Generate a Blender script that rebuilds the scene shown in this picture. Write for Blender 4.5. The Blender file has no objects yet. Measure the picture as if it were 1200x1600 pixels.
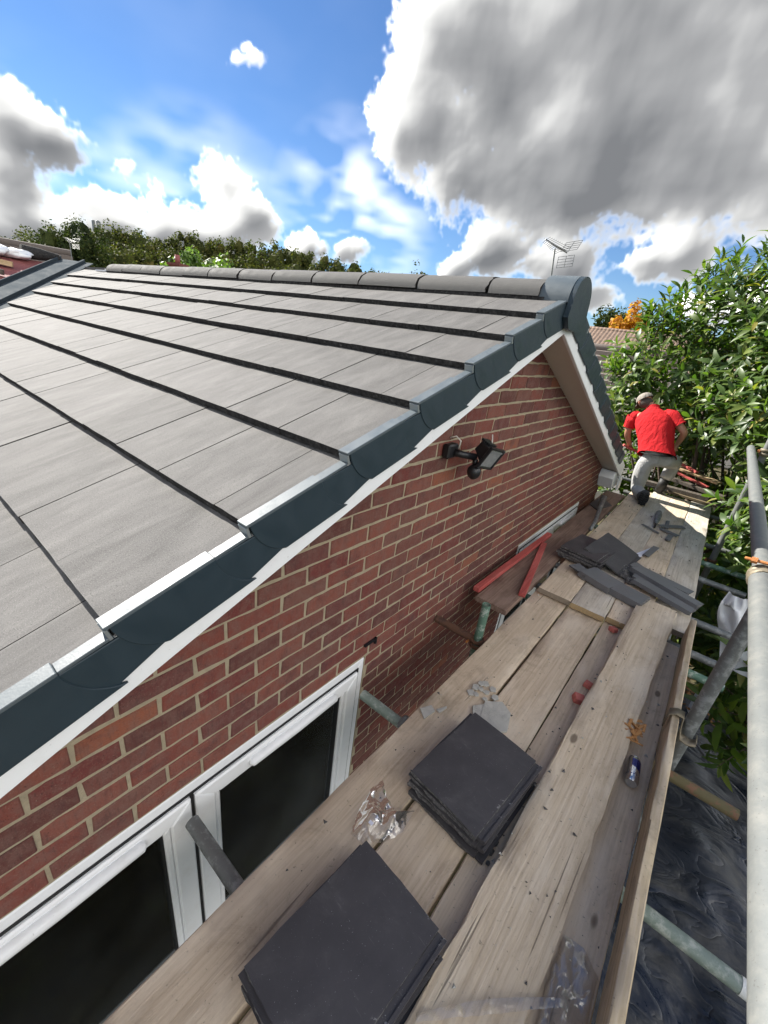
import bpy, bmesh, math, random
from mathutils import Vector, Matrix, noise, Euler

sc = bpy.context.scene
R = math.radians
H = 3.72            # eye level above the garden; all coordinates below are measured from eye level
V = Vector

# ------------------------------------------------------------------ camera
cam = bpy.data.cameras.new("camera")
cam.sensor_fit = 'VERTICAL'
cam.sensor_height = 24.0
cam.lens = 9.837
cam.clip_start = 0.02
cam.clip_end = 3000
camo = bpy.data.objects.new("camera", cam)
sc.collection.objects.link(camo)
_r, _d, _f = V((0.76088, 0.637568, 0.120698)), V((0.340516, -0.233977, -0.910661)), V((-0.552368, 0.734003, -0.395131))
camo.matrix_world = Matrix(((_r.x, -_d.x, -_f.x, 1.017), (_r.y, -_d.y, -_f.y, 0.0), (_r.z, -_d.z, -_f.z, H), (0, 0, 0, 1)))
sc.camera = camo

# ------------------------------------------------------------------ light
SUN_EL, SUN_AZ = R(34.5), R(-90)      # azimuth clockwise from +Y
sun_dir = V((math.sin(SUN_AZ) * math.cos(SUN_EL), math.cos(SUN_AZ) * math.cos(SUN_EL), math.sin(SUN_EL)))
sl = bpy.data.lights.new("sun", 'SUN')
sl.energy = 2.0
sl.angle = R(0.5)
sl.color = (1.0, 0.955, 0.88)
so = bpy.data.objects.new("sun", sl)
sc.collection.objects.link(so)
so.rotation_euler = (-sun_dir).to_track_quat('-Z', 'Y').to_euler()
sc.view_settings.view_transform = 'Standard'
sc.view_settings.look = 'None'
sc.view_settings.gamma = 1.0
sc.view_settings.exposure = 2.62
sc.view_settings.use_curve_mapping = False

# ------------------------------------------------------------------ node helpers
def nd(nt, typ, ins=None, **props):
    n = nt.nodes.new(typ)
    for k, v in props.items():
        setattr(n, k, v)
    for k, v in (ins or {}).items():
        s = n.inputs[k]
        if isinstance(v, bpy.types.NodeSocket):
            nt.links.new(v, s)
        else:
            if isinstance(v, (tuple, list)) and s.type == 'RGBA' and len(v) == 3:
                v = (*v, 1.0)
            s.default_value = v
    return n

def mth(nt, op, a, b=0.0, c=0.0, clamp=False):
    return nd(nt, 'ShaderNodeMath', {0: a, 1: b, 2: c}, operation=op, use_clamp=clamp).outputs[0]

def vmt(nt, op, a, b=(0, 0, 0), out=0):
    return nd(nt, 'ShaderNodeVectorMath', {0: a, 1: b}, operation=op).outputs[out]

def mix(nt, f, a, b, mode='MIX'):
    n = nd(nt, 'ShaderNodeMix', data_type='RGBA', blend_type=mode)
    for i, v in ((0, f), (6, a), (7, b)):
        if isinstance(v, bpy.types.NodeSocket):
            nt.links.new(v, n.inputs[i])
        else:
            n.inputs[i].default_value = (*v, 1.0) if isinstance(v, (tuple, list)) and len(v) == 3 else v
    return n.outputs[2]

def ramp(nt, f, stops, interp='LINEAR'):
    n = nd(nt, 'ShaderNodeValToRGB', {0: f})
    cr = n.color_ramp
    cr.interpolation = interp
    while len(cr.elements) < len(stops):
        cr.elements.new(0.5)
    for e, (p, c) in zip(cr.elements, stops):
        e.position = p
        e.color = (*c, 1.0) if isinstance(c, (tuple, list)) else (c, c, c, 1.0)
    return n.outputs[0]

def sstep(nt, v, a, b):
    return nd(nt, 'ShaderNodeMapRange', {0: v, 1: a, 2: b, 3: 0.0, 4: 1.0}, interpolation_type='SMOOTHSTEP').outputs[0]

def fbm(nt, vec, scale, detail=4, rough=0.55, dist=0.0):
    return nd(nt, 'ShaderNodeTexNoise', {'Vector': vec, 'Scale': scale, 'Detail': detail, 'Roughness': rough, 'Distortion': dist}).outputs[0]

def mapv(nt, vec, s=(1, 1, 1), l=(0, 0, 0)):
    return nd(nt, 'ShaderNodeMapping', {'Vector': vec, 'Scale': s, 'Location': l}).outputs[0]

# ------------------------------------------------------------------ sky: clear blue with broken cumulus
world = bpy.data.worlds.new("World")
sc.world = world
world.use_nodes = True
wt = world.node_tree
wt.nodes.clear()
sky = nd(wt, 'ShaderNodeTexSky', sky_type='NISHITA', sun_disc=False, sun_elevation=SUN_EL, sun_rotation=SUN_AZ,
         air_density=1.0, dust_density=0.0, ozone_density=2.0)
# Broken cumulus, worked out once per direction of the whole sky dome and held in memory:
# R = how bright the cloud is there, G = how much of the blue it covers.
import numpy as np
CLOUDS = [((-.364, .856, .366), .25, 1.1), ((-.50, .75, .43), .15, .95), ((-.585, .735, .34), .085, .95), ((-.605, .722, .30), .045, .8), ((-.50, .82, .275), .095, .9),
          ((-.291, .853, .434), .24, 1.1), ((-.182, .91, .365), .19, 1.1), ((-.31, .90, .275), .11, .9), ((-.10, .90, .42), .26, 1.1),
          ((-.02, .935, .34), .15, 1.0), ((.25, .90, .36), .30, 1.0), ((-.2, .80, .56), .26, 1.1),
          ((-.948, .23, .22), .070, .9), ((-.925, .29, .205), .050, .8), ((-.897, .37, .195), .030, .52), ((-.968, .225, .145), .070, 1.0), ((-.935, .33, .130), .058, .85),
          ((-.845, .495, .205), .050, .9), ((-.81, .56, .165), .050, .85), ((-.885, .43, .11), .075, .9), ((-.845, .50, .12), .07, .85), ((-.93, .345, .09), .07, .9), ((-.76, .635, .125), .05, .9), ((-.70, .70, .128), .036, 1.0), ((-.73, .665, .125), .03, .8),
          ((-.47, .866, .165), .060, 1.0), ((-.53, .83, .135), .045, .9), ((-.15, .97, .185), .055, 1.05), ((-.22, .96, .165), .045, .9), ((-.32, .936, .15), .060, 1.0), ((-.275, .952, .105), .045, .85),
          ((-.37, .915, .15), .055, .8), ((-.785, .505, .36), .024, .50), ((-.772, .52, .372), .022, .48), ((-.02, .994, .10), .055, .85), ((-.985, .16, .06), .085, .95), ((-.965, .25, .08), .06, .9), ((-.10, .985, .10), .05, .8),
          ((-.86, -.30, .38), .26, .9), ((-.5, -.7, .45), .36, .9), ((.4, -.7, .5), .4, .9), ((.85, .1, .42), .34, .9), ((.75, .6, .25), .28, .9), ((.6, -.2, .75), .3, 1.0), ((.95, -.25, .25), .25, 1.0), ((.1, -.3, .95), .22, .9), ((.7, -.6, .3), .28, 1.0)]  # unseen clouds out of view, several of them added to brighten the shade
def sky_field(W=2816, Hh=760, el0=-.06):
    rs = np.random.RandomState(5)
    perm = np.concatenate([rs.permutation(256)] * 3)
    gr = rs.normal(size=(256, 3)).astype(np.float32)
    gr /= np.linalg.norm(gr, axis=1, keepdims=True)
    def perlin(p):
        i = np.floor(p).astype(np.int32); f = p - i; i &= 255
        u = f * f * f * (f * (f * 6 - 15) + 10)
        out = 0
        for dx in (0, 1):
            for dy in (0, 1):
                for dz in (0, 1):
                    g = gr[perm[perm[perm[i[..., 0] + dx] + i[..., 1] + dy] + i[..., 2] + dz]]
                    dt = g[..., 0] * (f[..., 0] - dx) + g[..., 1] * (f[..., 1] - dy) + g[..., 2] * (f[..., 2] - dz)
                    w = (u[..., 0] if dx else 1 - u[..., 0]) * (u[..., 1] if dy else 1 - u[..., 1]) * (u[..., 2] if dz else 1 - u[..., 2])
                    out = out + w * dt
        return out
    def grid(w, h):
        az = ((.5 - (np.arange(w) + .5) / w) * 2 * np.pi).astype(np.float32)
        el = (el0 + (np.pi / 2 - el0) * (np.arange(h) + .5) / h).astype(np.float32)
        A, E = np.meshgrid(az, el)
        return A, E, np.stack([np.cos(A) * np.cos(E), np.sin(A) * np.cos(E), np.sin(E)], -1).astype(np.float32)
    w, h = W // 4, Hh // 4
    _, _, d = grid(w, h)                       # slow-varying fields on a coarse grid
    def up(a):
        yi = np.clip((np.arange(Hh) + .5) / 4 - .5, 0, h - 1.001); y0 = yi.astype(int); fy = (yi - y0)[:, None].astype(np.float32)
        xi = ((np.arange(W) + .5) / 4 - .5) % w; x0 = xi.astype(int); fx = (xi - x0)[None].astype(np.float32); x1 = (x0 + 1) % w
        r = a[y0] * (1 - fy) + a[np.minimum(y0 + 1, h - 1)] * fy
        return r[:, x0] * (1 - fx) + r[:, x1] * fx
    wp = [perlin(d * 9 + k) for k in (11, 37, 71)]
    f1 = up(perlin(d * 5 + 3)); m1 = up(perlin(d * 11 + 91) + .7 * perlin(d * 23 + 57))
    P = np.stack([d[..., 0], d[..., 1], d[..., 2] * 3.2], -1) / (.25 + np.maximum(d[..., 2:3], 0)) ** .5
    v = up(sum(.6 ** o * perlin(P * (3.4 * 2 ** o) + 5 * o + .5 * np.stack(wp, -1)) for o in range(4)))
    warp = np.stack([up(q) for q in wp], -1)
    A, E, D = grid(W, Hh)
    Dw = D + .035 * warp
    acc = np.zeros(A.shape, np.float32)
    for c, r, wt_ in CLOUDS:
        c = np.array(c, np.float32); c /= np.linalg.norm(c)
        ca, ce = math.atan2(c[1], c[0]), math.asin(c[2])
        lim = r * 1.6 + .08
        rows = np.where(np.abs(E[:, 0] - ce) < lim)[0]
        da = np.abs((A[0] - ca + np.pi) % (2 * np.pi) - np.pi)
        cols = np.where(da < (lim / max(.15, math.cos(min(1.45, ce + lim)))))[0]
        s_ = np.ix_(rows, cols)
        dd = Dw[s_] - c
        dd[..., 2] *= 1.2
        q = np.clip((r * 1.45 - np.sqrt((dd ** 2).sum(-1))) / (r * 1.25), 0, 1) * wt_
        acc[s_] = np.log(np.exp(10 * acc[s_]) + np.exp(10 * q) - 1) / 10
    Qw = D + .03 * warp
    b1 = 1 - 2.2 * np.abs(perlin(Qw * 9 + 13)); b2 = 1 - 2.2 * np.abs(perlin(Qw * 20 + 29)); b3 = 1 - 2.2 * np.abs(perlin(Qw * 44 + 43))
    f2 = perlin(D * 80 + 7); f3 = perlin(D * 170 + 17)
    bil = .30 * f1 + .20 * (b1 - .5) + .16 * (b2 - .5) + .12 * (b3 - .5) + .10 * f2 + .07 * f3
    dn = acc + bil * 1.05 - .36
    def blur(a, k):
        k = int(round(k * W / 1792))
        c = np.cumsum(np.pad(a, ((0, 0), (k, k)), mode='wrap'), 1); a = (c[:, 2 * k:] - c[:, :-2 * k]) / (2 * k)
        c = np.cumsum(np.pad(a, ((k, k), (0, 0)), mode='edge'), 0); return (c[2 * k:] - c[:-2 * k]) / (2 * k)
    cover = np.clip((dn + .05 * f2 + .035 * f3) / (.20 + .22 * np.clip(m1 + .25, 0, 1)), 0, 1); cover = cover * cover * (3 - 2 * cover)
    hgt = np.sqrt(np.clip(dn, 0, 1.2))
    th = blur(blur(np.clip(acc + .4 * bil - .36, 0, 1.2), 4), 6)
    st = (np.pi / 2 - el0) / Hh; sa = 2 * np.pi / W * np.maximum(np.cos(E), .2)
    dA = (saz - A + np.pi) % (2 * np.pi) - np.pi
    sx, sy = -dA * np.cos(E), (SUN_EL - E)
    ln = np.sqrt(sx * sx + sy * sy) + 1e-3
    sx, sy = sx / ln, sy / ln * .6 + .55
    body = np.clip((th - .04) / .46, 0, 1)
    lit = 0
    for k, wgt in ((1.5, .0045), (4, .014), (12, .050)):
        gy, gx = np.gradient(blur(hgt, k))
        lit = lit - (gx / sa * sx + gy / st * sy) * wgt * (1 - .65 * body * (k < 10))
    facing = np.clip((D @ np.array(sun_dir, np.float32) + .45) / .9, .12, 1)      # clouds away from the sun are lit full on, whitened to fill the shade
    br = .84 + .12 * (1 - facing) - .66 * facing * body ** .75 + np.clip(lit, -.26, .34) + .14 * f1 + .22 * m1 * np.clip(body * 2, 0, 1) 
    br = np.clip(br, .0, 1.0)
    def near(c, r): return np.clip(1 - np.sqrt(((D - np.array(c, np.float32)) ** 2).sum(-1)) / r, 0, 1)
    veil = np.clip((v + .12) * 1.1, 0, 1) * (.02 + 1.3 * near((-.683, .696, .19), .17) + .9 * near((-.86, .47, .10), .22) + .9 * near((-.975, .2, .08), .22))
    veil = np.clip(veil, 0, .65)
    return (br * cover + (1 - cover) * .86).astype(np.float32), (1 - (1 - cover) * (1 - veil)).astype(np.float32)
def cloud_image(W=2816, Hh=760, el0=-.06):
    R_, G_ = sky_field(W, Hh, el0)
    full = np.zeros((W // 2, W, 4), np.float32); full[..., 3] = 1
    rows = ((np.arange(W // 2) + .5) / (W // 2) - .5) * np.pi
    ri = np.clip((rows - el0) / (np.pi / 2 - el0) * Hh - .5, 0, Hh - 1.001)
    lo = np.floor(ri).astype(int); fr_ = (ri - lo)[:, None].astype(np.float32); hi = np.minimum(lo + 1, Hh - 1)
    full[..., 0] = R_[lo] * (1 - fr_) + R_[hi] * fr_
    full[..., 1] = G_[lo] * (1 - fr_) + G_[hi] * fr_
    img = bpy.data.images.new("cloud_field", W, W // 2, float_buffer=True)
    img.colorspace_settings.name = 'Non-Color'
    img.pixels.foreach_set(full.ravel())
    img.update(); img.pack()
    return img
saz = math.atan2(sun_dir.y, sun_dir.x)
tc = nd(wt, 'ShaderNodeTexCoord').outputs['Generated']
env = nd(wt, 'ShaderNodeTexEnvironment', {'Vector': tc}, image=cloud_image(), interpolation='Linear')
ch = nd(wt, 'ShaderNodeSeparateColor', {0: env.outputs[0]})
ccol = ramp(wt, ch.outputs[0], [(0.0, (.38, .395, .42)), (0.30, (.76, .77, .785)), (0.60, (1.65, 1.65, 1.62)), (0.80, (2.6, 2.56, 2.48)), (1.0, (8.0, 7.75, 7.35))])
skyc = mix(wt, 1.0, sky.outputs[0], (0.132, 0.172, 0.225), 'MULTIPLY')
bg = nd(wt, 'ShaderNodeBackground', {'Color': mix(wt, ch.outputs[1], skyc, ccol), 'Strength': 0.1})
wo = nd(wt, 'ShaderNodeOutputWorld')
wt.links.new(bg.outputs[0], wo.inputs[0])

# ------------------------------------------------------------------ mesh helpers
random.seed(7)
ORI = {}
class MB:
    def __init__(s):
        s.v, s.f, s.m = [], [], []
        s.M = Matrix.Identity(4)
    def add(s, pts, faces, mi=0):
        b = len(s.v)
        s.v += [s.M @ V(p) for p in pts]
        for f in faces:
            s.f.append([b + i for i in f])
            s.m.append(mi)
    def hexa(s, p, mi=0):
        s.add(p, [(0, 3, 2, 1), (4, 5, 6, 7), (0, 1, 5, 4), (1, 2, 6, 5), (2, 3, 7, 6), (3, 0, 4, 7)], mi)
    def box(s, x0, x1, y0, y1, z0, z1, mi=0):
        s.hexa([(x0, y0, z0), (x1, y0, z0), (x1, y1, z0), (x0, y1, z0), (x0, y0, z1), (x1, y0, z1), (x1, y1, z1), (x0, y1, z1)], mi)
    def prism(s, poly, vec, mi=0):
        n = len(poly); vec = V(vec)
        p = [V(q) for q in poly]
        s.add(p + [q + vec for q in p], [list(range(n))[::-1], list(range(n, 2 * n))] + [(i, (i + 1) % n, n + (i + 1) % n, n + i) for i in range(n)], mi)
    def tube(s, pts, r, n=12, caps=True, mi=0, sq=1.0, up=None, hollow=False):
        pts = [V(p) for p in pts]
        rs = r if isinstance(r, (list, tuple)) else [r] * len(pts)
        out = []
        prev = None
        for i, p in enumerate(pts):
            t = (pts[min(i + 1, len(pts) - 1)] - pts[max(i - 1, 0)])
            t = t.normalized() if t.length > 1e-9 else (prev or V((0, 0, 1)))
            prev = t
            u = V(up) if up else (V((0, 0, 1)) if abs(t.z) < .9 else V((1, 0, 0)))
            a = t.cross(u).normalized(); b = a.cross(t).normalized()
            rr = rs[i]; ra, rb = (rr if isinstance(rr, (tuple, list)) else (rr, rr * sq))
            out += [p + a * (ra * math.cos(k * 2 * math.pi / n)) + b * (rb * math.sin(k * 2 * math.pi / n)) for k in range(n)]
        L = len(pts)
        fs = [(i * n + k, i * n + (k + 1) % n, (i + 1) * n + (k + 1) % n, (i + 1) * n + k) for i in range(L - 1) for k in range(n)]
        if caps:
            fs += [list(range(n))[::-1], list(range((L - 1) * n, L * n))]
        s.add(out, fs, mi)
    def pipe(s, a, b, r, n=16, wall=.004, mi=0):      # open-ended scaffold tube
        a, b = V(a), V(b)
        d = (b - a).normalized()
        s.tube([a, b], r, n, False, mi)
        s.tube([b, a], r - wall, n, False, mi)
        for e, sg in ((a, 1), (b, -1)):
            u = V((0, 0, 1)) if abs(d.z) < .9 else V((1, 0, 0))
            x = d.cross(u).normalized(); y = x.cross(d).normalized()
            o = [e + x * r * math.cos(k * 2 * math.pi / n) + y * r * math.sin(k * 2 * math.pi / n) for k in range(n)]
            q = [e + x * (r - wall) * math.cos(k * 2 * math.pi / n) + y * (r - wall) * math.sin(k * 2 * math.pi / n) for k in range(n)]
            fs = [(k, (k + 1) % n, n + (k + 1) % n, n + k) for k in range(n)]
            s.add(o + q, fs if sg < 0 else [f[::-1] for f in fs], mi)
            m = e + d * sg * .03
            s.add([m + x * (r - wall) * math.cos(k * 2 * math.pi / n) + y * (r - wall) * math.sin(k * 2 * math.pi / n) for k in range(n)], [list(range(n))], mi)
    def grid(s, fn, nu, nv, mi=0):
        pts = [fn(i / nu, j / nv) for j in range(nv + 1) for i in range(nu + 1)]
        s.add(pts, [(j * (nu + 1) + i, j * (nu + 1) + i + 1, (j + 1) * (nu + 1) + i + 1, (j + 1) * (nu + 1) + i) for j in range(nv) for i in range(nu)], mi)
    def mesh(s, name, mats, origin, bevel=0.0, smooth=False, fixn=False):
        me = bpy.data.meshes.new(name)
        o = V(origin)
        me.from_pydata([tuple(p - o) for p in s.v], [], s.f)
        for m in (mats if isinstance(mats, (list, tuple)) else [mats]):
            me.materials.append(MAT[m])
        me.polygons.foreach_set('material_index', s.m)
        if bevel or fixn:
            bm = bmesh.new(); bm.from_mesh(me)
            if fixn:
                bmesh.ops.recalc_face_normals(bm, faces=bm.faces)
            if bevel:
                es = [e for e in bm.edges if len(e.link_faces) == 2 and e.calc_face_angle(0) > .5]
                bmesh.ops.bevel(bm, geom=es, offset=bevel, segments=1, affect='EDGES', clamp_overlap=True)
            bm.to_mesh(me); bm.free()
        if smooth:
            me.polygons.foreach_set('use_smooth', [True] * len(me.polygons))
            if smooth == 'auto':
                me.set_sharp_from_angle(angle=R(38))
        me.update()
        return me
    def build(s, name, mats, parent=None, origin=None, bevel=0.0, smooth=False, fixn=False, **tags):
        if origin is None:
            if parent is not None:
                origin = ORI[parent.name]
            else:
                xs = [p.x for p in s.v]; ys = [p.y for p in s.v]; zs = [p.z for p in s.v]
                origin = V(((min(xs) + max(xs)) / 2, (min(ys) + max(ys)) / 2, min(zs)))
        me = s.mesh(name, mats, origin, bevel, smooth, fixn)
        return put(name, me, origin, parent, **tags)

def put(name, data, loc, parent=None, rot=None, **tags):
    o = bpy.data.objects.new(name, data)
    sc.collection.objects.link(o)
    loc = V(loc)
    if parent is not None:
        o.parent = parent
        o.location = loc - ORI[parent.name]
    else:
        o.location = loc + V((0, 0, H))
    if rot is not None:
        o.rotation_euler = rot
    ORI[o.name] = loc
    tag(o, **tags)
    return o

def tag(o, label=None, cat=None, group=None, kind=None):
    if label: o['label'] = label
    if cat: o['category'] = cat
    if group: o['group'] = group
    if kind: o['kind'] = kind
    elif label and cat: o['kind'] = 'thing'

def empty(name, loc, label=None, cat=None, group=None, kind=None, parent=None):
    return put(name, None, loc, parent, label=label, cat=cat, group=group, kind=kind)

def nz(p, s=1.0):
    return noise.noise(V(p) * s)

# ------------------------------------------------------------------ materials
MAT = {}
def mat(name, color=(.5, .5, .5), rough=.6, metal=0.0, spec=.5, var=0.0, vscale=8.0, bump=0.0, bscale=60.0, fn=None, stretch=None, **extra):
    m = bpy.data.materials.new(name)
    m.use_nodes = True
    nt = m.node_tree
    b = nt.nodes['Principled BSDF']
    b.inputs['Base Color'].default_value = (*color, 1)
    b.inputs['Roughness'].default_value = rough
    b.inputs['Metallic'].default_value = metal
    b.inputs['Specular IOR Level'].default_value = spec
    for k, v in extra.items():
        b.inputs[k].default_value = v
    co = nd(nt, 'ShaderNodeTexCoord').outputs['Object']
    if stretch:
        co = mapv(nt, co, stretch)
    if var:
        f = fbm(nt, co, vscale, 5, .6)
        c = mix(nt, f, tuple(x * (1 - var) for x in color), tuple(min(1, x * (1 + var)) for x in color))
        nt.links.new(c, b.inputs['Base Color'])
        nt.links.new(ramp(nt, f, [(0.3, max(0, rough - .12)), (.7, min(1, rough + .12))]), b.inputs['Roughness'])
    if bump:
        bn = nd(nt, 'ShaderNodeBump', {'Height': fbm(nt, co, bscale, 4, .6), 'Strength': bump, 'Distance': .01})
        nt.links.new(bn.outputs[0], b.inputs['Normal'])
    if fn:
        fn(nt, b, co)
    MAT[name] = m
    return m

def orand(nt):
    oi = nd(nt, 'ShaderNodeObjectInfo').outputs['Random']
    isl = nd(nt, 'ShaderNodeNewGeometry').outputs['Random Per Island']
    return mth(nt, 'FRACT', mth(nt, 'ADD', oi, mth(nt, 'MULTIPLY', isl, 3.7)))

def _brick(nt, b, co):
    r = orand(nt)
    g = nd(nt, 'ShaderNodeNewGeometry').outputs['Position']
    base = ramp(nt, r, [(0, (0.122, 0.045, 0.038)), (.16, (0.203, 0.060, 0.045)), (.34, (0.146, 0.051, 0.045)), (.48, (0.227, 0.077, 0.056)), (.62, (0.170, 0.064, 0.051)), (.74, (0.179, 0.077, 0.060)), (.82, (0.162, 0.044, 0.038)), (.965, (0.268, 0.091, 0.053)), (1, (0.130, 0.050, 0.051))], 'CONSTANT')
    n = fbm(nt, g, 22, 5, .65)
    c = mix(nt, sstep(nt, n, .38, .66), base, mix(nt, .5, base, (.19, .11, .09)))
    c = mix(nt, mth(nt, 'MULTIPLY', sstep(nt, fbm(nt, g, 9, 5, .7, .4), .50, .70), .55), c, (.085, .042, .042))
    sp = fbm(nt, g, 260, 3, .7)
    c = mix(nt, mth(nt, 'MULTIPLY', sstep(nt, sp, .56, .72), .55), c, (.30, .22, .17))
    c = mix(nt, mth(nt, 'MULTIPLY', sstep(nt, fbm(nt, g, 150, 3, .7), .58, .7), .6), c, (.035, .022, .02))
    st = fbm(nt, mapv(nt, g, (1, 30, 4)), 4, 4, .6)
    c = mix(nt, mth(nt, 'MULTIPLY', sstep(nt, st, .5, .75), .35), c, (.06, .035, .034))
    nt.links.new(c, b.inputs['Base Color'])
    bn = nd(nt, 'ShaderNodeBump', {'Height': mth(nt, 'ADD', mth(nt, 'MULTIPLY', n, .6), fbm(nt, g, 180, 4, .7)), 'Strength': .6, 'Distance': .004})
    nt.links.new(bn.outputs[0], b.inputs['Normal'])
mat('brick', rough=.9, spec=.25, fn=_brick)
mat('mortar', (.41, .345, .24), .95, var=.3, vscale=30, bump=.8, bscale=150, spec=.15)

def _tile(nt, b, co):
    g = nd(nt, 'ShaderNodeNewGeometry').outputs['Position']
    r = nd(nt, 'ShaderNodeObjectInfo').outputs['Random']
    off = nd(nt, 'ShaderNodeCombineXYZ', {0: mth(nt, 'MULTIPLY', r, 40.0), 1: mth(nt, 'MULTIPLY', r, 17.0), 2: 0.0}).outputs[0]
    cv = vmt(nt, 'ADD', co, off)
    st = fbm(nt, mapv(nt, cv, (7.5, 2.0, 3)), 1.6, 6, .68, .6)
    mo = fbm(nt, cv, 5, 5, .65)
    gr = fbm(nt, cv, 330, 3, .7)
    c = ramp(nt, st, [(.32, (0.080, 0.077, 0.073)), (.5, (0.120, 0.115, 0.110)), (.68, (0.164, 0.158, 0.150))])
    c = mix(nt, mth(nt, 'MULTIPLY', sstep(nt, mo, .45, .75), .5), c, (0.140, 0.135, 0.129))
    c = mix(nt, mth(nt, 'MULTIPLY', sstep(nt, gr, .50, .70), .62), c, (0.272, 0.264, 0.248))
    c = mix(nt, mth(nt, 'MULTIPLY', sstep(nt, fbm(nt, cv, 210, 2, .6), .56, .68), .6), c, (0.048, 0.046, 0.045))
    c = mix(nt, .22, c, ramp(nt, r, [(0, (0.072, 0.070, 0.067)), (1, (0.164, 0.158, 0.152))]))
    nt.links.new(c, b.inputs['Base Color'])
    bn = nd(nt, 'ShaderNodeBump', {'Height': mth(nt, 'ADD', gr, mth(nt, 'MULTIPLY', st, .8)), 'Strength': .35, 'Distance': .003})
    nt.links.new(bn.outputs[0], b.inputs['Normal'])
mat('tile', rough=.82, spec=.2, fn=_tile)
mat('ridge_concrete', (.12, .117, .112), .85, var=.25, vscale=16, bump=.35, bscale=120, spec=.12)
def _tedge(nt, b, co):
    g = nd(nt, 'ShaderNodeNewGeometry').outputs['Position']
    n = fbm(nt, g, 60, 5, .7)
    c = ramp(nt, n, [(.35, (.022, .021, .021)), (.58, (.055, .052, .05)), (.70, (.11, .105, .10)), (.80, (.38, .37, .36))])
    nt.links.new(c, b.inputs['Base Color'])
    bn = nd(nt, 'ShaderNodeBump', {'Height': n, 'Strength': .9, 'Distance': .01})
    nt.links.new(bn.outputs[0], b.inputs['Normal'])
mat('tile_edge', rough=.95, spec=.1, fn=_tedge)
def _slate(nt, b, co):
    n = fbm(nt, co, 9, 5, .6)
    c = ramp(nt, n, [(.3, (0.053, 0.049, 0.052)), (.7, (0.072, 0.067, 0.070))])
    c = mix(nt, sstep(nt, fbm(nt, co, 260, 2, .5), .70, .76), c, (.30, .30, .31))
    c = mix(nt, mth(nt, 'MULTIPLY', sstep(nt, fbm(nt, co, 5, 7, .75, .6), .50, .78), .6), c, (.13, .125, .12))
    c = mix(nt, mth(nt, 'MULTIPLY', sstep(nt, fbm(nt, mapv(nt, co, (3, 30, 1)), 2.5, 3, .6, 1.2), .66, .74), .4), c, (.16, .155, .15))
    sx = nd(nt, 'ShaderNodeSeparateXYZ', {0: co})
    ed = mth(nt, 'MAXIMUM', mth(nt, 'DIVIDE', mth(nt, 'ABSOLUTE', mth(nt, 'ADD', sx.outputs[0], .015)), .1475), mth(nt, 'DIVIDE', mth(nt, 'ABSOLUTE', sx.outputs[1]), .2125))
    chp = mth(nt, 'MULTIPLY', sstep(nt, ed, .90, .99), sstep(nt, fbm(nt, co, 22, 5, .75), .60, .66))
    c = mix(nt, mth(nt, 'MULTIPLY', chp, .85), c, (.42, .41, .40))
    nt.links.new(c, b.inputs['Base Color'])
    bn = nd(nt, 'ShaderNodeBump', {'Height': fbm(nt, co, 420, 3, .6), 'Strength': .25, 'Distance': .002})
    nt.links.new(bn.outputs[0], b.inputs['Normal'])
mat('slate', rough=.55, spec=.4, fn=_slate)
def _chip(nt, b, co):
    n = fbm(nt, co, 70, 5, .75)
    c = ramp(nt, n, [(.3, (.04, .04, .042)), (.48, (.12, .117, .114)), (.62, (.23, .225, .22)), (.78, (.52, .51, .49))])
    nt.links.new(c, b.inputs['Base Color'])
    bn = nd(nt, 'ShaderNodeBump', {'Height': n, 'Strength': 1.0, 'Distance': .012})
    nt.links.new(bn.outputs[0], b.inputs['Normal'])
mat('trim_grey', (.155, .157, .162), .5, var=.3, vscale=14, bump=.2, bscale=90)
mat('slate_edge', rough=.9, spec=.15, fn=_chip)
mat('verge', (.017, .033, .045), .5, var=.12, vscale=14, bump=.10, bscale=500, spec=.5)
mat('verge_glare', (.08, .10, .112), .5, var=.15, vscale=20, bump=.06, bscale=200, spec=.6)  # same plastic as the verge faces, sky glare painted in as a paler colour
mat('clip', (.30, .33, .34), .35, metal=.5)
def _upvc(nt, b, co):
    g = nd(nt, 'ShaderNodeNewGeometry').outputs['Position']
    f = sstep(nt, fbm(nt, g, 12, 6, .7), .45, .8)
    c = mix(nt, mth(nt, 'MULTIPLY', f, .28), (.84, .85, .86), (.60, .58, .53))
    c = mix(nt, mth(nt, 'MULTIPLY', sstep(nt, fbm(nt, g, 140, 3, .7), .66, .74), .5), c, (.25, .23, .2))
    nt.links.new(c, b.inputs['Base Color'])
mat('upvc', rough=.38, spec=.5, fn=_upvc)
mat('soffit', (.62, .57, .50), .5, var=.10, vscale=10)
mat('gasket', (.012, .012, .013), .6)
mat('black_plastic', (.010, .010, .012), .38, var=.3, vscale=40)
mat('room', (.55, .50, .45), .9, var=.4, vscale=3)
mat('room_pale', (.62, .66, .62), .8, var=.2)
mat('toy_red', (.35, .04, .03), .6)
mat('toy_green', (.08, .2, .08), .6)
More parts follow.
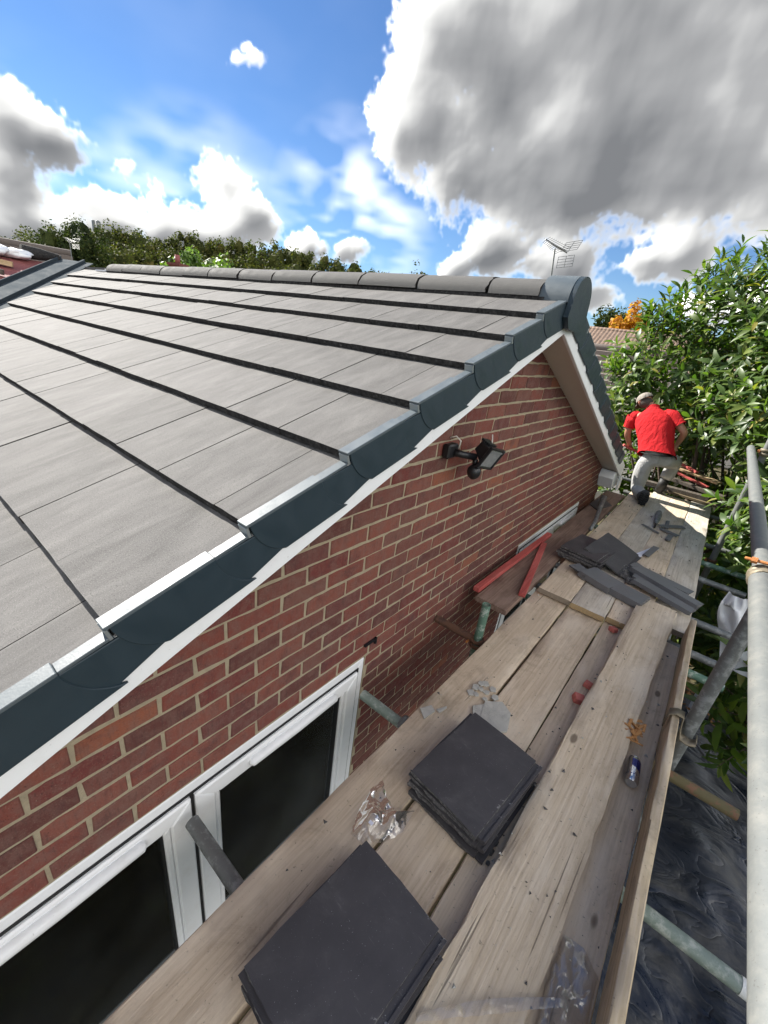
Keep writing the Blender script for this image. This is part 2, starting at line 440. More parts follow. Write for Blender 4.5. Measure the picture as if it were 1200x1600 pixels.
def _glass(nt, b, co):
    out = nt.nodes['Material Output']
    tr = nd(nt, 'ShaderNodeBsdfTransparent', {'Color': (.86, .89, .88)})
    gl = nd(nt, 'ShaderNodeBsdfGlossy', {'Color': (.85, .88, .9), 'Roughness': .01})
    fr = nd(nt, 'ShaderNodeFresnel', {'IOR': 1.5})
    mx = nd(nt, 'ShaderNodeMixShader', {0: mth(nt, 'MULTIPLY', fr.outputs[0], 1.0), 1: tr.outputs[0], 2: gl.outputs[0]})
    du = nd(nt, 'ShaderNodeBsdfDiffuse', {'Color': (.62, .64, .66)})
    dm = nd(nt, 'ShaderNodeMixShader', {0: mth(nt, 'MULTIPLY', sstep(nt, fbm(nt, co, 1.3, 3, .6, .3), .20, .85), .028), 1: mx.outputs[0], 2: du.outputs[0]})
    nt.links.new(dm.outputs[0], out.inputs[0])
mat('glass', fn=_glass)

def wood(name, c0, c1, c2, dirt=(.15, .12, .095), dirtamt=.6, green=0.0, rough=.85, grain=1.0):
    def f(nt, b, co):
        r = nd(nt, 'ShaderNodeObjectInfo').outputs['Random']
        off = nd(nt, 'ShaderNodeCombineXYZ', {0: mth(nt, 'MULTIPLY', r, 31.0), 1: mth(nt, 'MULTIPLY', r, 57.0), 2: 0.0}).outputs[0]
        cv = vmt(nt, 'ADD', co, off)
        wrp = fbm(nt, mapv(nt, cv, (5, .8, 5)), 1.5, 2, .5)
        gx = nd(nt, 'ShaderNodeSeparateXYZ', {0: cv})
        lane = mth(nt, 'ADD', gx.outputs[0], mth(nt, 'MULTIPLY', wrp, .035))
        gv = nd(nt, 'ShaderNodeCombineXYZ', {0: mth(nt, 'MULTIPLY', lane, 95.0), 1: mth(nt, 'MULTIPLY', gx.outputs[1], 2.2), 2: mth(nt, 'MULTIPLY', gx.outputs[2], 40.0)}).outputs[0]
        g1 = fbm(nt, gv, 1.0, 4, .6)
        fine = fbm(nt, mapv(nt, cv, (260, 9, 90)), 1.0, 3, .6)
        c = ramp(nt, g1, [(.28, c0), (.5, c1), (.72, c2)])
        bl = fbm(nt, mapv(nt, cv, (6.5, 3.4, 5)), 1.3, 7, .72, .5)
        c = mix(nt, mth(nt, 'MULTIPLY', sstep(nt, bl, .47, .70), dirtamt), c, dirt)
        pl = fbm(nt, mapv(nt, cv, (6, 2.0, 5), (7, 3, 0)), 1.0, 5, .65)
        c = mix(nt, mth(nt, 'MULTIPLY', sstep(nt, pl, .46, .70), .62), c, tuple(min(1, x) for x in (c2[0] * 1.08, c2[1] * 1.12, c2[2] * 1.18)))
        # knots
        vo = nd(nt, 'ShaderNodeTexVoronoi', {'Vector': mapv(nt, cv, (6.0, 2.6, 3)), 'Scale': 1.0}, feature='F1')
        kn = sstep(nt, vo.outputs['Distance'], .10, .055)
        c = mix(nt, mth(nt, 'MULTIPLY', kn, .75), c, (.10, .07, .05))
        # specks of cement and dirt
        c = mix(nt, mth(nt, 'MULTIPLY', sstep(nt, fbm(nt, cv, 60, 5, .75), .60, .70), .65), c, (.10, .082, .066))
        c = mix(nt, mth(nt, 'MULTIPLY', sstep(nt, fbm(nt, cv, 48, 4, .7, .5), .66, .74), .6), c, (.52, .49, .43))
        if green:
            c = mix(nt, mth(nt, 'MULTIPLY', sstep(nt, fbm(nt, mapv(nt, cv, (3, 1, 3), (2, 9, 0)), 1.6, 5, .6), .52, .7), green), c, (.11, .12, .075))
        crk = mth(nt, 'MULTIPLY', sstep(nt, fbm(nt, mapv(nt, cv, (42, .9, 20), (1, 4, 2)), 1.0, 2, .4, .3), .70, .73), .8)
        c = mix(nt, mth(nt, 'MULTIPLY', crk, .7), c, (.05, .04, .03))
        nt.links.new(c, b.inputs['Base Color'])
        h = mth(nt, 'SUBTRACT', mth(nt, 'ADD', mth(nt, 'MULTIPLY', g1, .7 * grain), mth(nt, 'MULTIPLY', fine, .5)), mth(nt, 'MULTIPLY', crk, .8))
        bn = nd(nt, 'ShaderNodeBump', {'Height': h, 'Strength': .55, 'Distance': .004})
        nt.links.new(bn.outputs[0], b.inputs['Normal'])
    mat(name, rough=rough, spec=.2, fn=f)
wood('board', (0.492, 0.385, 0.273), (0.621, 0.498, 0.364), (0.706, 0.589, 0.449), dirt=(0.342, 0.257, 0.182), dirtamt=.62)
wood('board_thick', (0.482, 0.380, 0.268), (0.621, 0.508, 0.369), (0.706, 0.599, 0.460), dirt=(0.385, 0.294, 0.203), dirtamt=.5, grain=1.7)
wood('board_green', (0.471, 0.369, 0.262), (0.599, 0.482, 0.353), (0.685, 0.567, 0.428), dirt=(0.321, 0.241, 0.171), dirtamt=.6, green=.55)
wood('board_grey', (0.428, 0.369, 0.294), (0.556, 0.492, 0.401), (0.642, 0.578, 0.487), dirt=(0.300, 0.246, 0.193), dirtamt=.5)
wood('board_pale', (0.535, 0.423, 0.300), (0.674, 0.546, 0.396), (0.749, 0.621, 0.471), dirt=(0.364, 0.284, 0.203), dirtamt=.5)
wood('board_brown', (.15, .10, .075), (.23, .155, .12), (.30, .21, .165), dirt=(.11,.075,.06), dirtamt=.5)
wood('toe_board', (.36, .28, .18), (.50, .40, .27), (.60, .50, .37), dirt=(.22, .19, .15), dirtamt=.6)
wood('fresh_wood', (.36, .25, .13), (.50, .36, .20), (.60, .46, .28), dirtamt=.2)
wood('dark_wood', (.06, .05, .042), (.10, .085, .07), (.15, .13, .11), dirtamt=.4)
wood('red_wood', (.30, .055, .05), (.42, .085, .075), (.50, .13, .11), dirt=(.26, .10, .08), dirtamt=.4)
mat('end_grain', (.45, .33, .18), .9, var=.35, vscale=60, bump=.4, bscale=200, spec=.15)
mat('end_grey', (.30, .25, .19), .9, var=.35, vscale=60, bump=.4, bscale=200, spec=.15)

def tubemat(name, base, worn, amt=(.5, .62), rough=.45, metal=.55, rust=0.0):
    def f(nt, b, co):
        n = fbm(nt, mapv(nt, co, (1, 1, 1)), 22, 6, .7)
        s = sstep(nt, n, *amt)
        c = mix(nt, s, base, worn)
        if rust:
            c = mix(nt, mth(nt, 'MULTIPLY', sstep(nt, fbm(nt, co, 9, 6, .7), .48, .62), rust), c, (.12, .055, .03))
        c = mix(nt, mth(nt, 'MULTIPLY', sstep(nt, fbm(nt, co, 160, 3, .7), .62, .70), .6), c, (.08, .075, .07))
        nt.links.new(c, b.inputs['Base Color'])
        nt.links.new(mth(nt, 'MULTIPLY', mth(nt, 'SUBTRACT', 1.0, s), metal), b.inputs['Metallic'])
        bn = nd(nt, 'ShaderNodeBump', {'Height': n, 'Strength': .3, 'Distance': .003})
        nt.links.new(bn.outputs[0], b.inputs['Normal'])
    mat(name, rough=rough, fn=f)
tubemat('galv', (.16, .17, .166), (.19, .192, .178), amt=(.4, .75), rough=.55, metal=.25)
tubemat('galv_dark', (.16, .17, .17), (.24, .25, .25), rough=.5, metal=.4)
tubemat('green_tube', (.10, .19, .14), (.36, .42, .37), rough=.55, metal=.1)
tubemat('rust_tube', (.13, .065, .04), (.075, .04, .03), rough=.85, metal=.1)
tubemat('mossy_tube', (.13, .11, .055), (.19, .10, .06), rough=.85, metal=.05)
tubemat('paint_flake', (.19, .24, .21), (.40, .43, .39), amt=(.45, .68), rough=.6, metal=.1)
mat('rust', (.42, .16, .045), .8, var=.5, vscale=60, bump=.5)
mat('clamp', (.20, .17, .12), .6, metal=.4, var=.4, vscale=40, bump=.3)
mat('white_cap', (.70, .71, .69), .5, var=.15, vscale=30)

def _tarp(nt, b, co):
    n = fbm(nt, mapv(nt, co, (1.3, 2.2, 1)), 1.7, 7, .7, .6)
    c = ramp(nt, n, [(.36, (.014, .018, .028)), (.50, (.028, .032, .042)), (.62, (.06, .061, .062)), (.80, (.13, .125, .115))])
    sc_ = fbm(nt, mapv(nt, co, (9, 40, 1)), 1.2, 4, .6, 1.5)
    c = mix(nt, mth(nt, 'MULTIPLY', sstep(nt, sc_, .62, .72), .18), c, (.14, .14, .14))
    nt.links.new(c, b.inputs['Base Color'])
    nt.links.new(ramp(nt, n, [(.4, .26), (.7, .7)]), b.inputs['Roughness'])
    cr = mth(nt, 'ABSOLUTE', mth(nt, 'SUBTRACT', fbm(nt, mapv(nt, co, (1.6, 2.4, 1)), 1.5, 3, .5, .9), .5))
    bn = nd(nt, 'ShaderNodeBump', {'Height': mth(nt, 'ADD', mth(nt, 'POWER', cr, .5), mth(nt, 'MULTIPLY', fbm(nt, co, 14, 5, .7), .25)), 'Strength': .45, 'Distance': .04})
    nt.links.new(bn.outputs[0], b.inputs['Normal'])
mat('tarp', rough=.35, spec=.5, fn=_tarp)
def _film(nt, b, co):
    out = nt.nodes['Material Output']
    tr = nd(nt, 'ShaderNodeBsdfTransparent', {'Color': (.97, .97, .97)})
    pr = nd(nt, 'ShaderNodeBsdfGlossy', {'Color': (1, 1, 1), 'Roughness': .10})
    d2 = nd(nt, 'ShaderNodeBsdfDiffuse', {'Color': (.85, .85, .86)})
    fr = nd(nt, 'ShaderNodeLayerWeight', {'Blend': .38})
    m1 = nd(nt, 'ShaderNodeMixShader', {0: mth(nt, 'ADD', mth(nt, 'MULTIPLY', fr.outputs['Facing'], .18), .03), 1: tr.outputs[0], 2: d2.outputs[0]})
    m2 = nd(nt, 'ShaderNodeMixShader', {0: mth(nt, 'MULTIPLY_ADD', fr.outputs['Fresnel'], .7, .07), 1: m1.outputs[0], 2: pr.outputs[0]})
    nt.links.new(m2.outputs[0], out.inputs[0])
mat('film', fn=_film)
mat('white_film', (.85, .86, .88), .35, var=.1, vscale=10)
mat('label_white', (.75, .76, .85), .5)
mat('shard', (.46, .45, .41), .85, var=.3, vscale=20, bump=.5)
mat('red_chip', (.58, .17, .14), .75, var=.3, vscale=60, bump=.4)
mat('shaving', (.50, .25, .09), .8, var=.4, vscale=50)
mat('alu', (.60, .62, .65), .22, metal=.9)
mat('alu_blue', (.012, .02, .16), .25, metal=.35)
mat('lamp_glass', (.55, .57, .57), .12, metal=.6, var=.3, vscale=60)
mat('wire', (.55, .52, .46), .6)
def leafmat(name, stops, rough=.35, spec=.5, trans=.25):
    def f(nt, b, co):
        r = orand(nt)
        c = ramp(nt, r, stops)
        nt.links.new(c, b.inputs['Base Color'])
        out = nt.nodes['Material Output']
        tl = nd(nt, 'ShaderNodeBsdfTranslucent', {'Color': mix(nt, 1.0, c, (1.5, 1.9, .55), 'MULTIPLY')})
        mx = nd(nt, 'ShaderNodeMixShader', {0: trans, 1: b.outputs[0], 2: tl.outputs[0]})
        nt.links.new(mx.outputs[0], out.inputs[0])
    mat(name, rough=rough, spec=spec, fn=f)
leafmat('laurel_leaf', [(0, (0.031, 0.061, 0.014)), (.35, (0.058, 0.104, 0.021)), (.75, (0.102, 0.153, 0.032)), (.94, (0.178, 0.212, 0.051)), (1, (0.272, 0.221, 0.051))], .42, .45, .32)
leafmat('far_leaf', [(0, (.022, .034, .012)), (.5, (.036, .052, .016)), (.85, (.060, .074, .021)), (1, (.09, .092, .028))], .7, .1, .18)
leafmat('wood_leaf', [(0, (.042, .050, .015)), (.5, (.058, .070, .020)), (.85, (.10, .102, .028)), (1, (.15, .125, .036))], .7, .1, .22)
leafmat('orange_leaf', [(0, (.36, .13, .015)), (.5, (.48, .20, .02)), (1, (.50, .30, .05))], .6, .2, .35)
leafmat('pale_leaf', [(0, (.07, .12, .03)), (1, (.16, .22, .07))], .5, .3, .3)
mat('bark', (.085, .062, .045), .95, var=.4, vscale=14, bump=.8, bscale=40)
mat('twig', (.16, .12, .07), .8, var=.3, vscale=14)
def _soil(nt, b, co):
    n = fbm(nt, co, 3, 7, .7)
    c = ramp(nt, n, [(.3, (.045, .036, .025)), (.55, (.085, .075, .042)), (.75, (.11, .12, .045))])
    nt.links.new(c, b.inputs['Base Color'])
    bn = nd(nt, 'ShaderNodeBump', {'Height': n, 'Strength': .8, 'Distance': .05})
    nt.links.new(bn.outputs[0], b.inputs['Normal'])
mat('soil', rough=.95, spec=.1, fn=_soil)
mat('dead_leaf', (.22, .10, .03), .8, var=.5, vscale=30)
def _roofbrown(nt, b, co):
    w = nd(nt, 'ShaderNodeTexWave', {'Vector': co, 'Scale': 1.6, 'Distortion': .3, 'Detail': 2.0}, wave_type='BANDS', bands_direction='X').outputs[1]
    n = fbm(nt, co, 6, 5, .65)
    c = ramp(nt, n, [(.3, (.13, .085, .06)), (.6, (.23, .155, .11)), (.8, (.30, .23, .17))])
    c = mix(nt, mth(nt, 'MULTIPLY', sstep(nt, w, .5, .2), .6), c, (.05, .035, .03))
    nt.links.new(c, b.inputs['Base Color'])
    bn = nd(nt, 'ShaderNodeBump', {'Height': w, 'Strength': .45, 'Distance': .04})
    nt.links.new(bn.outputs[0], b.inputs['Normal'])
mat('roof_brown', rough=.85, fn=_roofbrown)
mat('roof_weathered', (.15, .122, .105), .85, var=.35, vscale=12, bump=.5, bscale=40)
mat('plaster', (.50, .46, .40), .9, var=.15)
mat('felt', (.26, .085, .08), .8, var=.3, vscale=8)
mat('grp', (.05, .064, .075), .9, var=.2, vscale=8, spec=.05)
mat('skin', (.42, .20, .13), .55, var=.12, vscale=30)
def _cloth(c, name, rough=.9, dirt=None):
    def f(nt, b, co):
        n = fbm(nt, co, 9, 5, .65)
        cc = mix(nt, n, tuple(x * .85 for x in c), tuple(min(1, x * 1.12) for x in c))
        if dirt:
            cc = mix(nt, mth(nt, 'MULTIPLY', sstep(nt, fbm(nt, co, 7, 6, .7), .5, .7), .55), cc, dirt)
        nt.links.new(cc, b.inputs['Base Color'])
        bn = nd(nt, 'ShaderNodeBump', {'Height': mth(nt, 'ADD', fbm(nt, mapv(nt, co, (14, 14, 4)), 1.3, 3, .5, .8), mth(nt, 'MULTIPLY', fbm(nt, co, 300, 2, .5), .1)), 'Strength': .8, 'Distance': .03})
        nt.links.new(bn.outputs[0], b.inputs['Normal'])
    mat(name, rough=rough, spec=.2, fn=f)
_cloth((.46, .014, .018), 'shirt_red')
_cloth((.38, .38, .37), 'trousers', dirt=(.22, .215, .205))
_cloth((.30, .27, .23), 'cap')
mat('boot', (.05, .048, .045), .8, var=.4, vscale=40, bump=.4)
mat('boot_black', (.012, .012, .012), .6)
mat('hair', (.06, .045, .035), .8)

# ================================================================== SETTING: ground
G = -3.72
mb = MB()
mb.grid(lambda u, v: ((u - .5) * 600 - 60, (v - .5) * 600 + 100, G - (.25 if False else 0)), 24, 24)
mb.build('ground', 'soil', origin=(0, 0, G), kind='structure')

# ================================================================== HOUSE
TA, YR, ZR = .41, 2.45, .305
PA = math.atan(TA)
house = empty('brick_house', (-3.0, YR, G), 'red brick gable end house with new grey tiled roof and dark verge', 'house')
Y0, Y1 = -.85, 5.95
OPEN = [(-.50, 1.357, -2.75, -1.55), (3.33, 5.12, -2.75, -1.56)]
wall = MB()
def zt(y, top): return top - TA * abs(y - YR)
XM0, XM1 = -.20, -.0045
wall.prism([(XM0, Y0, -1.5), (XM0, Y1, -1.5), (XM0, Y1, zt(Y1, .17)), (XM0, YR, .17), (XM0, Y0, zt(Y0, .17))], (XM1 - XM0, 0, 0))
ys = [Y0, OPEN[0][0], OPEN[0][1], OPEN[1][0], OPEN[1][1], Y1]
for i in range(5):
    if i in (1, 3):
        o = OPEN[i // 2]
        wall.box(XM0, XM1, ys[i], ys[i + 1], G, o[2])
        wall.box(XM0, XM1, ys[i], ys[i + 1], o[3], -1.5)
    else:
        wall.box(XM0, XM1, ys[i], ys[i + 1], G, -1.5)
wallo = wall.build('wall', 'mortar', house)
# side and back walls of the bungalow
mb = MB()
mb.box(-8.4, XM0, Y0, Y0 + .25, G, zt(Y0, .10)); mb.box(-8.4, XM0, Y1 - .25, Y1, G, zt(Y0, .10))
mb.build('rear_wall', 'brick', house)
# dark room behind the windows
mb = MB()
a, b, c, d_, e, f_ = -3.2, XM0 - .001, Y0 + .26, Y1 - .26, G + .05, -1.36
mb.add([(a, c, e), (b, c, e), (b, d_, e), (a, d_, e), (a, c, f_), (b, c, f_), (b, d_, f_), (a, d_, f_)],
       [(0, 1, 2, 3), (7, 6, 5, 4), (0, 4, 5, 1), (3, 2, 6, 7), (0, 3, 7, 4)])
mb.build('room_lining', 'room', house)

# bricks: stretcher bond, 215 x 65 on 225 x 77.5 centres
def brick_mesh(k, w=.214, h=.0655):
    m = MB()
    rnd = random.Random(k)
    n = 5
    def jit(): return rnd.uniform(-.0022, .0022)
    top = [(-w / 2 + w * i / n, h / 2 + jit()) for i in range(n + 1)]
    bot = [(w / 2 - w * i / n, -h / 2 + jit()) for i in range(n + 1)]
    if k % 4 == 0: top[0] = (top[0][0] + .004, top[0][1] - .004)
    if k % 4 == 1: bot[-1] = (bot[-1][0] + .004, bot[-1][1] + .003)
    pol = top + bot
    fr = [(0.0, y * .965, z * .90) for y, z in pol]
    md = [(-.004, y, z) for y, z in pol]
    bk = [(-.03, y, z) for y, z in pol]
    N = len(pol)
    m.add(fr + md + bk, [list(range(N))[::-1]] + [(i, (i + 1) % N, N + (i + 1) % N, N + i) for i in range(N)] + [(N + i, N + (i + 1) % N, 2 * N + (i + 1) % N, 2 * N + i) for i in range(N)])
    return m
bm_v = [brick_mesh(k) for k in range(9)]
br_me = [m.mesh('brick', 'brick', (0, 0, 0), fixn=True) for m in bm_v]
rest = MB()
cand = []
cutb = []
for k in range(-37, 13):
    zc = -.886 + .0775 * k
    y = (.927 if k % 2 == 0 else 1.037) - .1125 - .225 * 9
    while y < Y1:
        ya, yb = y - .107, y + .107
        y += .225
        ya, yb = max(ya, Y0 + .002), min(yb, Y1 - .002)
        if yb - ya < .03 or zc - .035 < G: continue
        lo_ = min(zt(ya, .16), zt(yb, .16))
        if zc + .034 > lo_:
            if zc - .034 < max(zt(ya, .13), zt(yb, .13)): cutb.append((ya, yb, zc))
            continue
        segs = [(ya, yb)]
        for (o0, o1, oz0, oz1) in OPEN:
            if zc - .034 < oz1 + .004 and zc + .034 > oz0 - .004:
                ns = []
                for (s0, s1) in segs:
                    if s1 <= o0 - .004 or s0 >= o1 + .004: ns.append((s0, s1)); continue
                    if s0 < o0 - .03: ns.append((s0, o0 - .006))
                    if s1 > o1 + .03: ns.append((o1 + .006, s1))
                segs = ns
        for (s0, s1) in segs:
            yc = (s0 + s1) / 2
            vis = yc > -.12 and zc > (-2.5 if yc < 2.3 else -1.74) and zc < zt(yc, .13) and (yc > YR or zc < -.83 + .42 * (yc - .2))
            dd = 1.017 ** 2 + yc * yc + zc * zc
            cand.append(((s1 - s0) / dd ** 1.5 if vis else 0, yc, zc, s1 - s0))
cand.sort(reverse=True)
rnd = random.Random(3)
for i, (scr, yc, zc, w) in enumerate(cand):
    k = rnd.randrange(9)
    dx, dz, rx = rnd.uniform(-.0015, .0025), rnd.uniform(-.002, .002), rnd.uniform(-.006, .006)
    if i < 300 and scr > 0:
        o = put('brick', br_me[k], (dx, yc, zc + dz), wallo, rot=(rx, 0, 0))
        if w < .21: o.scale = (1, w / .214, 1)
    else:
        rest.M = Matrix.Translation((dx, yc, zc + dz)) @ Matrix.Diagonal((1, w / .214, 1, 1))
        rest.add(bm_v[k].v, bm_v[k].f)
rest.M = Matrix.Identity(4)
for (ya, yb, zc) in cutb:           # bricks cut to the rake
    poly = [(ya, zc - .0325), (yb, zc - .0325), (yb, zc + .0325), (ya, zc + .0325)]
    if ya < YR < yb: continue
    out = []
    for (p, q) in zip(poly, poly[1:] + poly[:1]):
        fp, fq = zt(p[0], .165) - p[1], zt(q[0], .165) - q[1]
        if fp >= 0: out.append(p)
        if fp * fq < 0:
            t = fp / (fp - fq); out.append((p[0] + (q[0] - p[0]) * t, p[1] + (q[1] - p[1]) * t))
    if len(out) >= 3: rest.prism([(-.03, y, z) for y, z in out], (.031, 0, 0))
rest.build('brick_remainder', 'brick', wallo, fixn=True, kind='stuff')
# weep vent above the near window, plug holes and cement splashes
mb = MB(); mb.box(.001, .012, 1.33, 1.42, -1.468, -1.452); mb.box(.0012, .013, 1.408, 1.42, -1.49, -1.452)
mb.build('weep_vent', 'black_plastic', house)

# ------------------------------------------------------------------ windows
def ring(m, y0, y1, z0, z1, w, x0, x1):
    i0, i1, k0, k1 = y0 + w, y1 - w, z0 + w, z1 - w
    for q in ([(y0, z1), (y1, z1), (i1, k1), (i0, k1)], [(y1, z0), (y0, z0), (i0, k0), (i1, k0)],
              [(y0, z0), (y0, z1), (i0, k1), (i0, k0)], [(y1, z1), (y1, z0), (i1, k0), (i1, k1)]):
        m.prism([(x0, y, z) for y, z in q], (x1 - x0, 0, 0))
def window(y0, y1, z0, z1, ym, lab):
    w = empty('window', (0, (y0 + y1) / 2, z0), parent=house)
    w['label'] = lab
    m = MB(); ring(m, y0 + .004, y1 - .004, z0 + .004, z1 - .004, .052, -.09, -.003)
    m.build('frame', 'upvc', w, bevel=.004, fixn=True)
    m = MB(); m.box(-.088, -.006, ym - .035, ym + .035, z0 + .057, z1 - .057)
    m.build('mullion', 'upvc', w, bevel=.003)
    m = MB(); ring(m, y0 + .046, y1 - .046, z0 + .046, z1 - .046, .010, -.0035, .0018); m.box(-.0035, .0018, ym - .006, ym + .006, z0 + .057, z1 - .057)
    m.build('gasket', 'gasket', w)
    for (a, b) in ((y0 + .058, ym - .008), (ym + .008, y1 - .058)):
        m = MB(); ring(m, a, b, z0 + .058, z1 - .058, .075, -.05, .014)
        m.build('sash', 'upvc', w, bevel=.006, fixn=True)
        m = MB(); ring(m, a + .0755, b - .0755, z0 + .1335, z1 - .1335, .024, -.048, .003)
        m.build('glazing_bead', 'upvc', w, bevel=.006, fixn=True)
        m = MB(); ring(m, a + .0995, b - .0995, z0 + .1575, z1 - .1575, .006, -.034, -.010)
        m.build('gasket', 'gasket', w, fixn=True)
        m = MB(); m.box(-.030, -.024, a + .101, b - .101, z0 + .159, z1 - .159)
        m.build('pane', 'glass', w)
        c_ = (a + b) / 2 + .03
        m = MB(); m.tube([(.016, c_ - .24, z1 - .098), (.020, c_ - .23, z1 - .098), (.022, c_, z1 - .098), (.020, c_ + .23, z1 - .098), (.016, c_ + .24, z1 - .098)], [(.012, .008), (.020, .022), (.021, .023), (.020, .022), (.012, .008)], 12)
        m.build('trickle_vent', 'upvc', w, smooth=True)
    return w
window(*OPEN[0], .43, 'white plastic double window close to the camera')
window(*OPEN[1], 4.22, 'white plastic window at the far end, mostly hidden by scaffold boards')
# things in the room seen through the near pane
mb = MB(); mb.box(-1.5, -1.1, -.05, .45, G + .06, -2.45); mb.build('storage_box', 'room_pale', bevel=.01, label='pale storage box standing inside the dark room behind the near window', cat='box')
mb = MB(); mb.tube([(-.75, -.30, -2.84), (-.7, -.12, -2.78), (-.62, .02, -2.72)], [.05, .06, .03], 8); mb.tube([(-.62, .0, -2.74), (-.55, .12, -2.70)], [.05, .03], 8, mi=1)
mb.tube([(-.7, -.12, -2.8), (-.7, -.12, G + .06)], [.1, .12], 10)
mb.build('toy_heap', ['toy_red', 'toy_green'], smooth=True, label='red and green soft toy pile inside the near window', cat='toy')

# ------------------------------------------------------------------ roof
roof = empty('roof', (-3, YR, -1.2), parent=house)
up, nrm = V((0, math.cos(PA), math.sin(PA))), V((0, -math.sin(PA), math.cos(PA)))
XW = -8.6
def slab(name, side, t0, t1, x0, x1, m):
    q = MB()
    ye = (Y0 - .22) if side < 0 else (Y1 + .12)
    pts = []
    for t in (t1, t0):
        for (x, y) in ((x0, ye), (x1, ye), (x1, YR), (x0, YR)):
            pts.append((x, y, ZR - TA * abs(y - YR) - t))
    q.hexa(pts)
    return q.build(name, m, roof, fixn=True)
slab('sarking', -1, .085, .12, -7.3, .16, 'dark_wood')
slab('tile_field', 1, .006, .12, XW, .16, 'tile')       # far slope, seen only edge-on past the ridge
TAILS = [2.089, 1.812, 1.518, 1.194, .874, .538, .212, -.115, -.44, -.765, -1.05]
JO = [-.139, .028, -.125, .035, -.124, .047, -.117, .045, -.12, .045, -.12]
TW, TT = .32, .025
def tile_mesh(k, w, L):
    m = MB(); rnd = random.Random(k)
    n = 6
    x = [-w / 2 + w * i / n for i in range(n + 1)]
    tl = [(xx, rnd.uniform(-.0008, .0008), 0) for xx in x]
    tb = [(xx, rnd.uniform(-.001, .002), -TT + rnd.uniform(-.001, .001)) for xx in x]
    hd = [(xx, L, 0) for xx in x]; hb = [(xx, L, -TT) for xx in x]
    N = n + 1
    m.add(tl + hd, [(i, i + 1, N + i + 1, N + i) for i in range(n)], 0)
    m.add(tb + hb, [(i + 1, i, N + i, N + i + 1) for i in range(n)], 0)
    m.add(tl + tb, [(i + 1, i, N + i, N + i + 1) for i in range(n)], 1)
    m.add([tl[0], hd[0], hb[0], tb[0]], [(0, 1, 2, 3)], 1)
    m.add([tl[-1], hd[-1], hb[-1], tb[-1]], [(3, 2, 1, 0)], 1)
    return m.mesh('roof_tile', ['tile', 'tile_edge'], (0, 0, 0), fixn=True)
full = [tile_mesh(k, TW - .004, .42) for k in range(6)]
topc = [tile_mesh(20 + k, TW - .004, .345) for k in range(3)]
DEL = math.atan(.028 / .345)
rnd = random.Random(11)
verge = []
for ci, (yt, jo) in enumerate(zip(TAILS, JO)):
    zt_ = ZR - TA * (YR - yt)
    x = jo + TW
    if x - .19 > .16: x -= TW
    xv = -5.25 - 1.33 * (yt + .17 - 1.1)
    x0 = x
    first = True
    while x - TW > xv - .2:
        xa, xb = x - TW, min(x, .185)
        w = xb - xa
        me = (topc if ci == 0 else full)[rnd.randrange(3 if ci == 0 else 6)]
        o = put('roof_tile', me, ((xa + xb) / 2, yt + rnd.uniform(-.002, .002), zt_ + rnd.uniform(-.0015, .0015)), roof, rot=(PA - DEL + rnd.uniform(-.002, .002), rnd.uniform(-.003, .003), rnd.uniform(-.0025, .0025)))
        if w < TW - .01: o.scale = (w / TW, 1, 1)
        x -= TW
        if first and x + .0 < -.03 and xb < .16 - .0:
            pass
        first = False
    if x0 < .17:      # filler strip up to the verge
        xa, xb = x0, .188
        if xb - xa > .02:
            o = put('roof_tile', (topc if ci == 0 else full)[1], ((xa + xb) / 2, yt, zt_), roof, rot=(PA - DEL, 0, 0))
            o.scale = ((xb - xa) / TW, 1, 1)

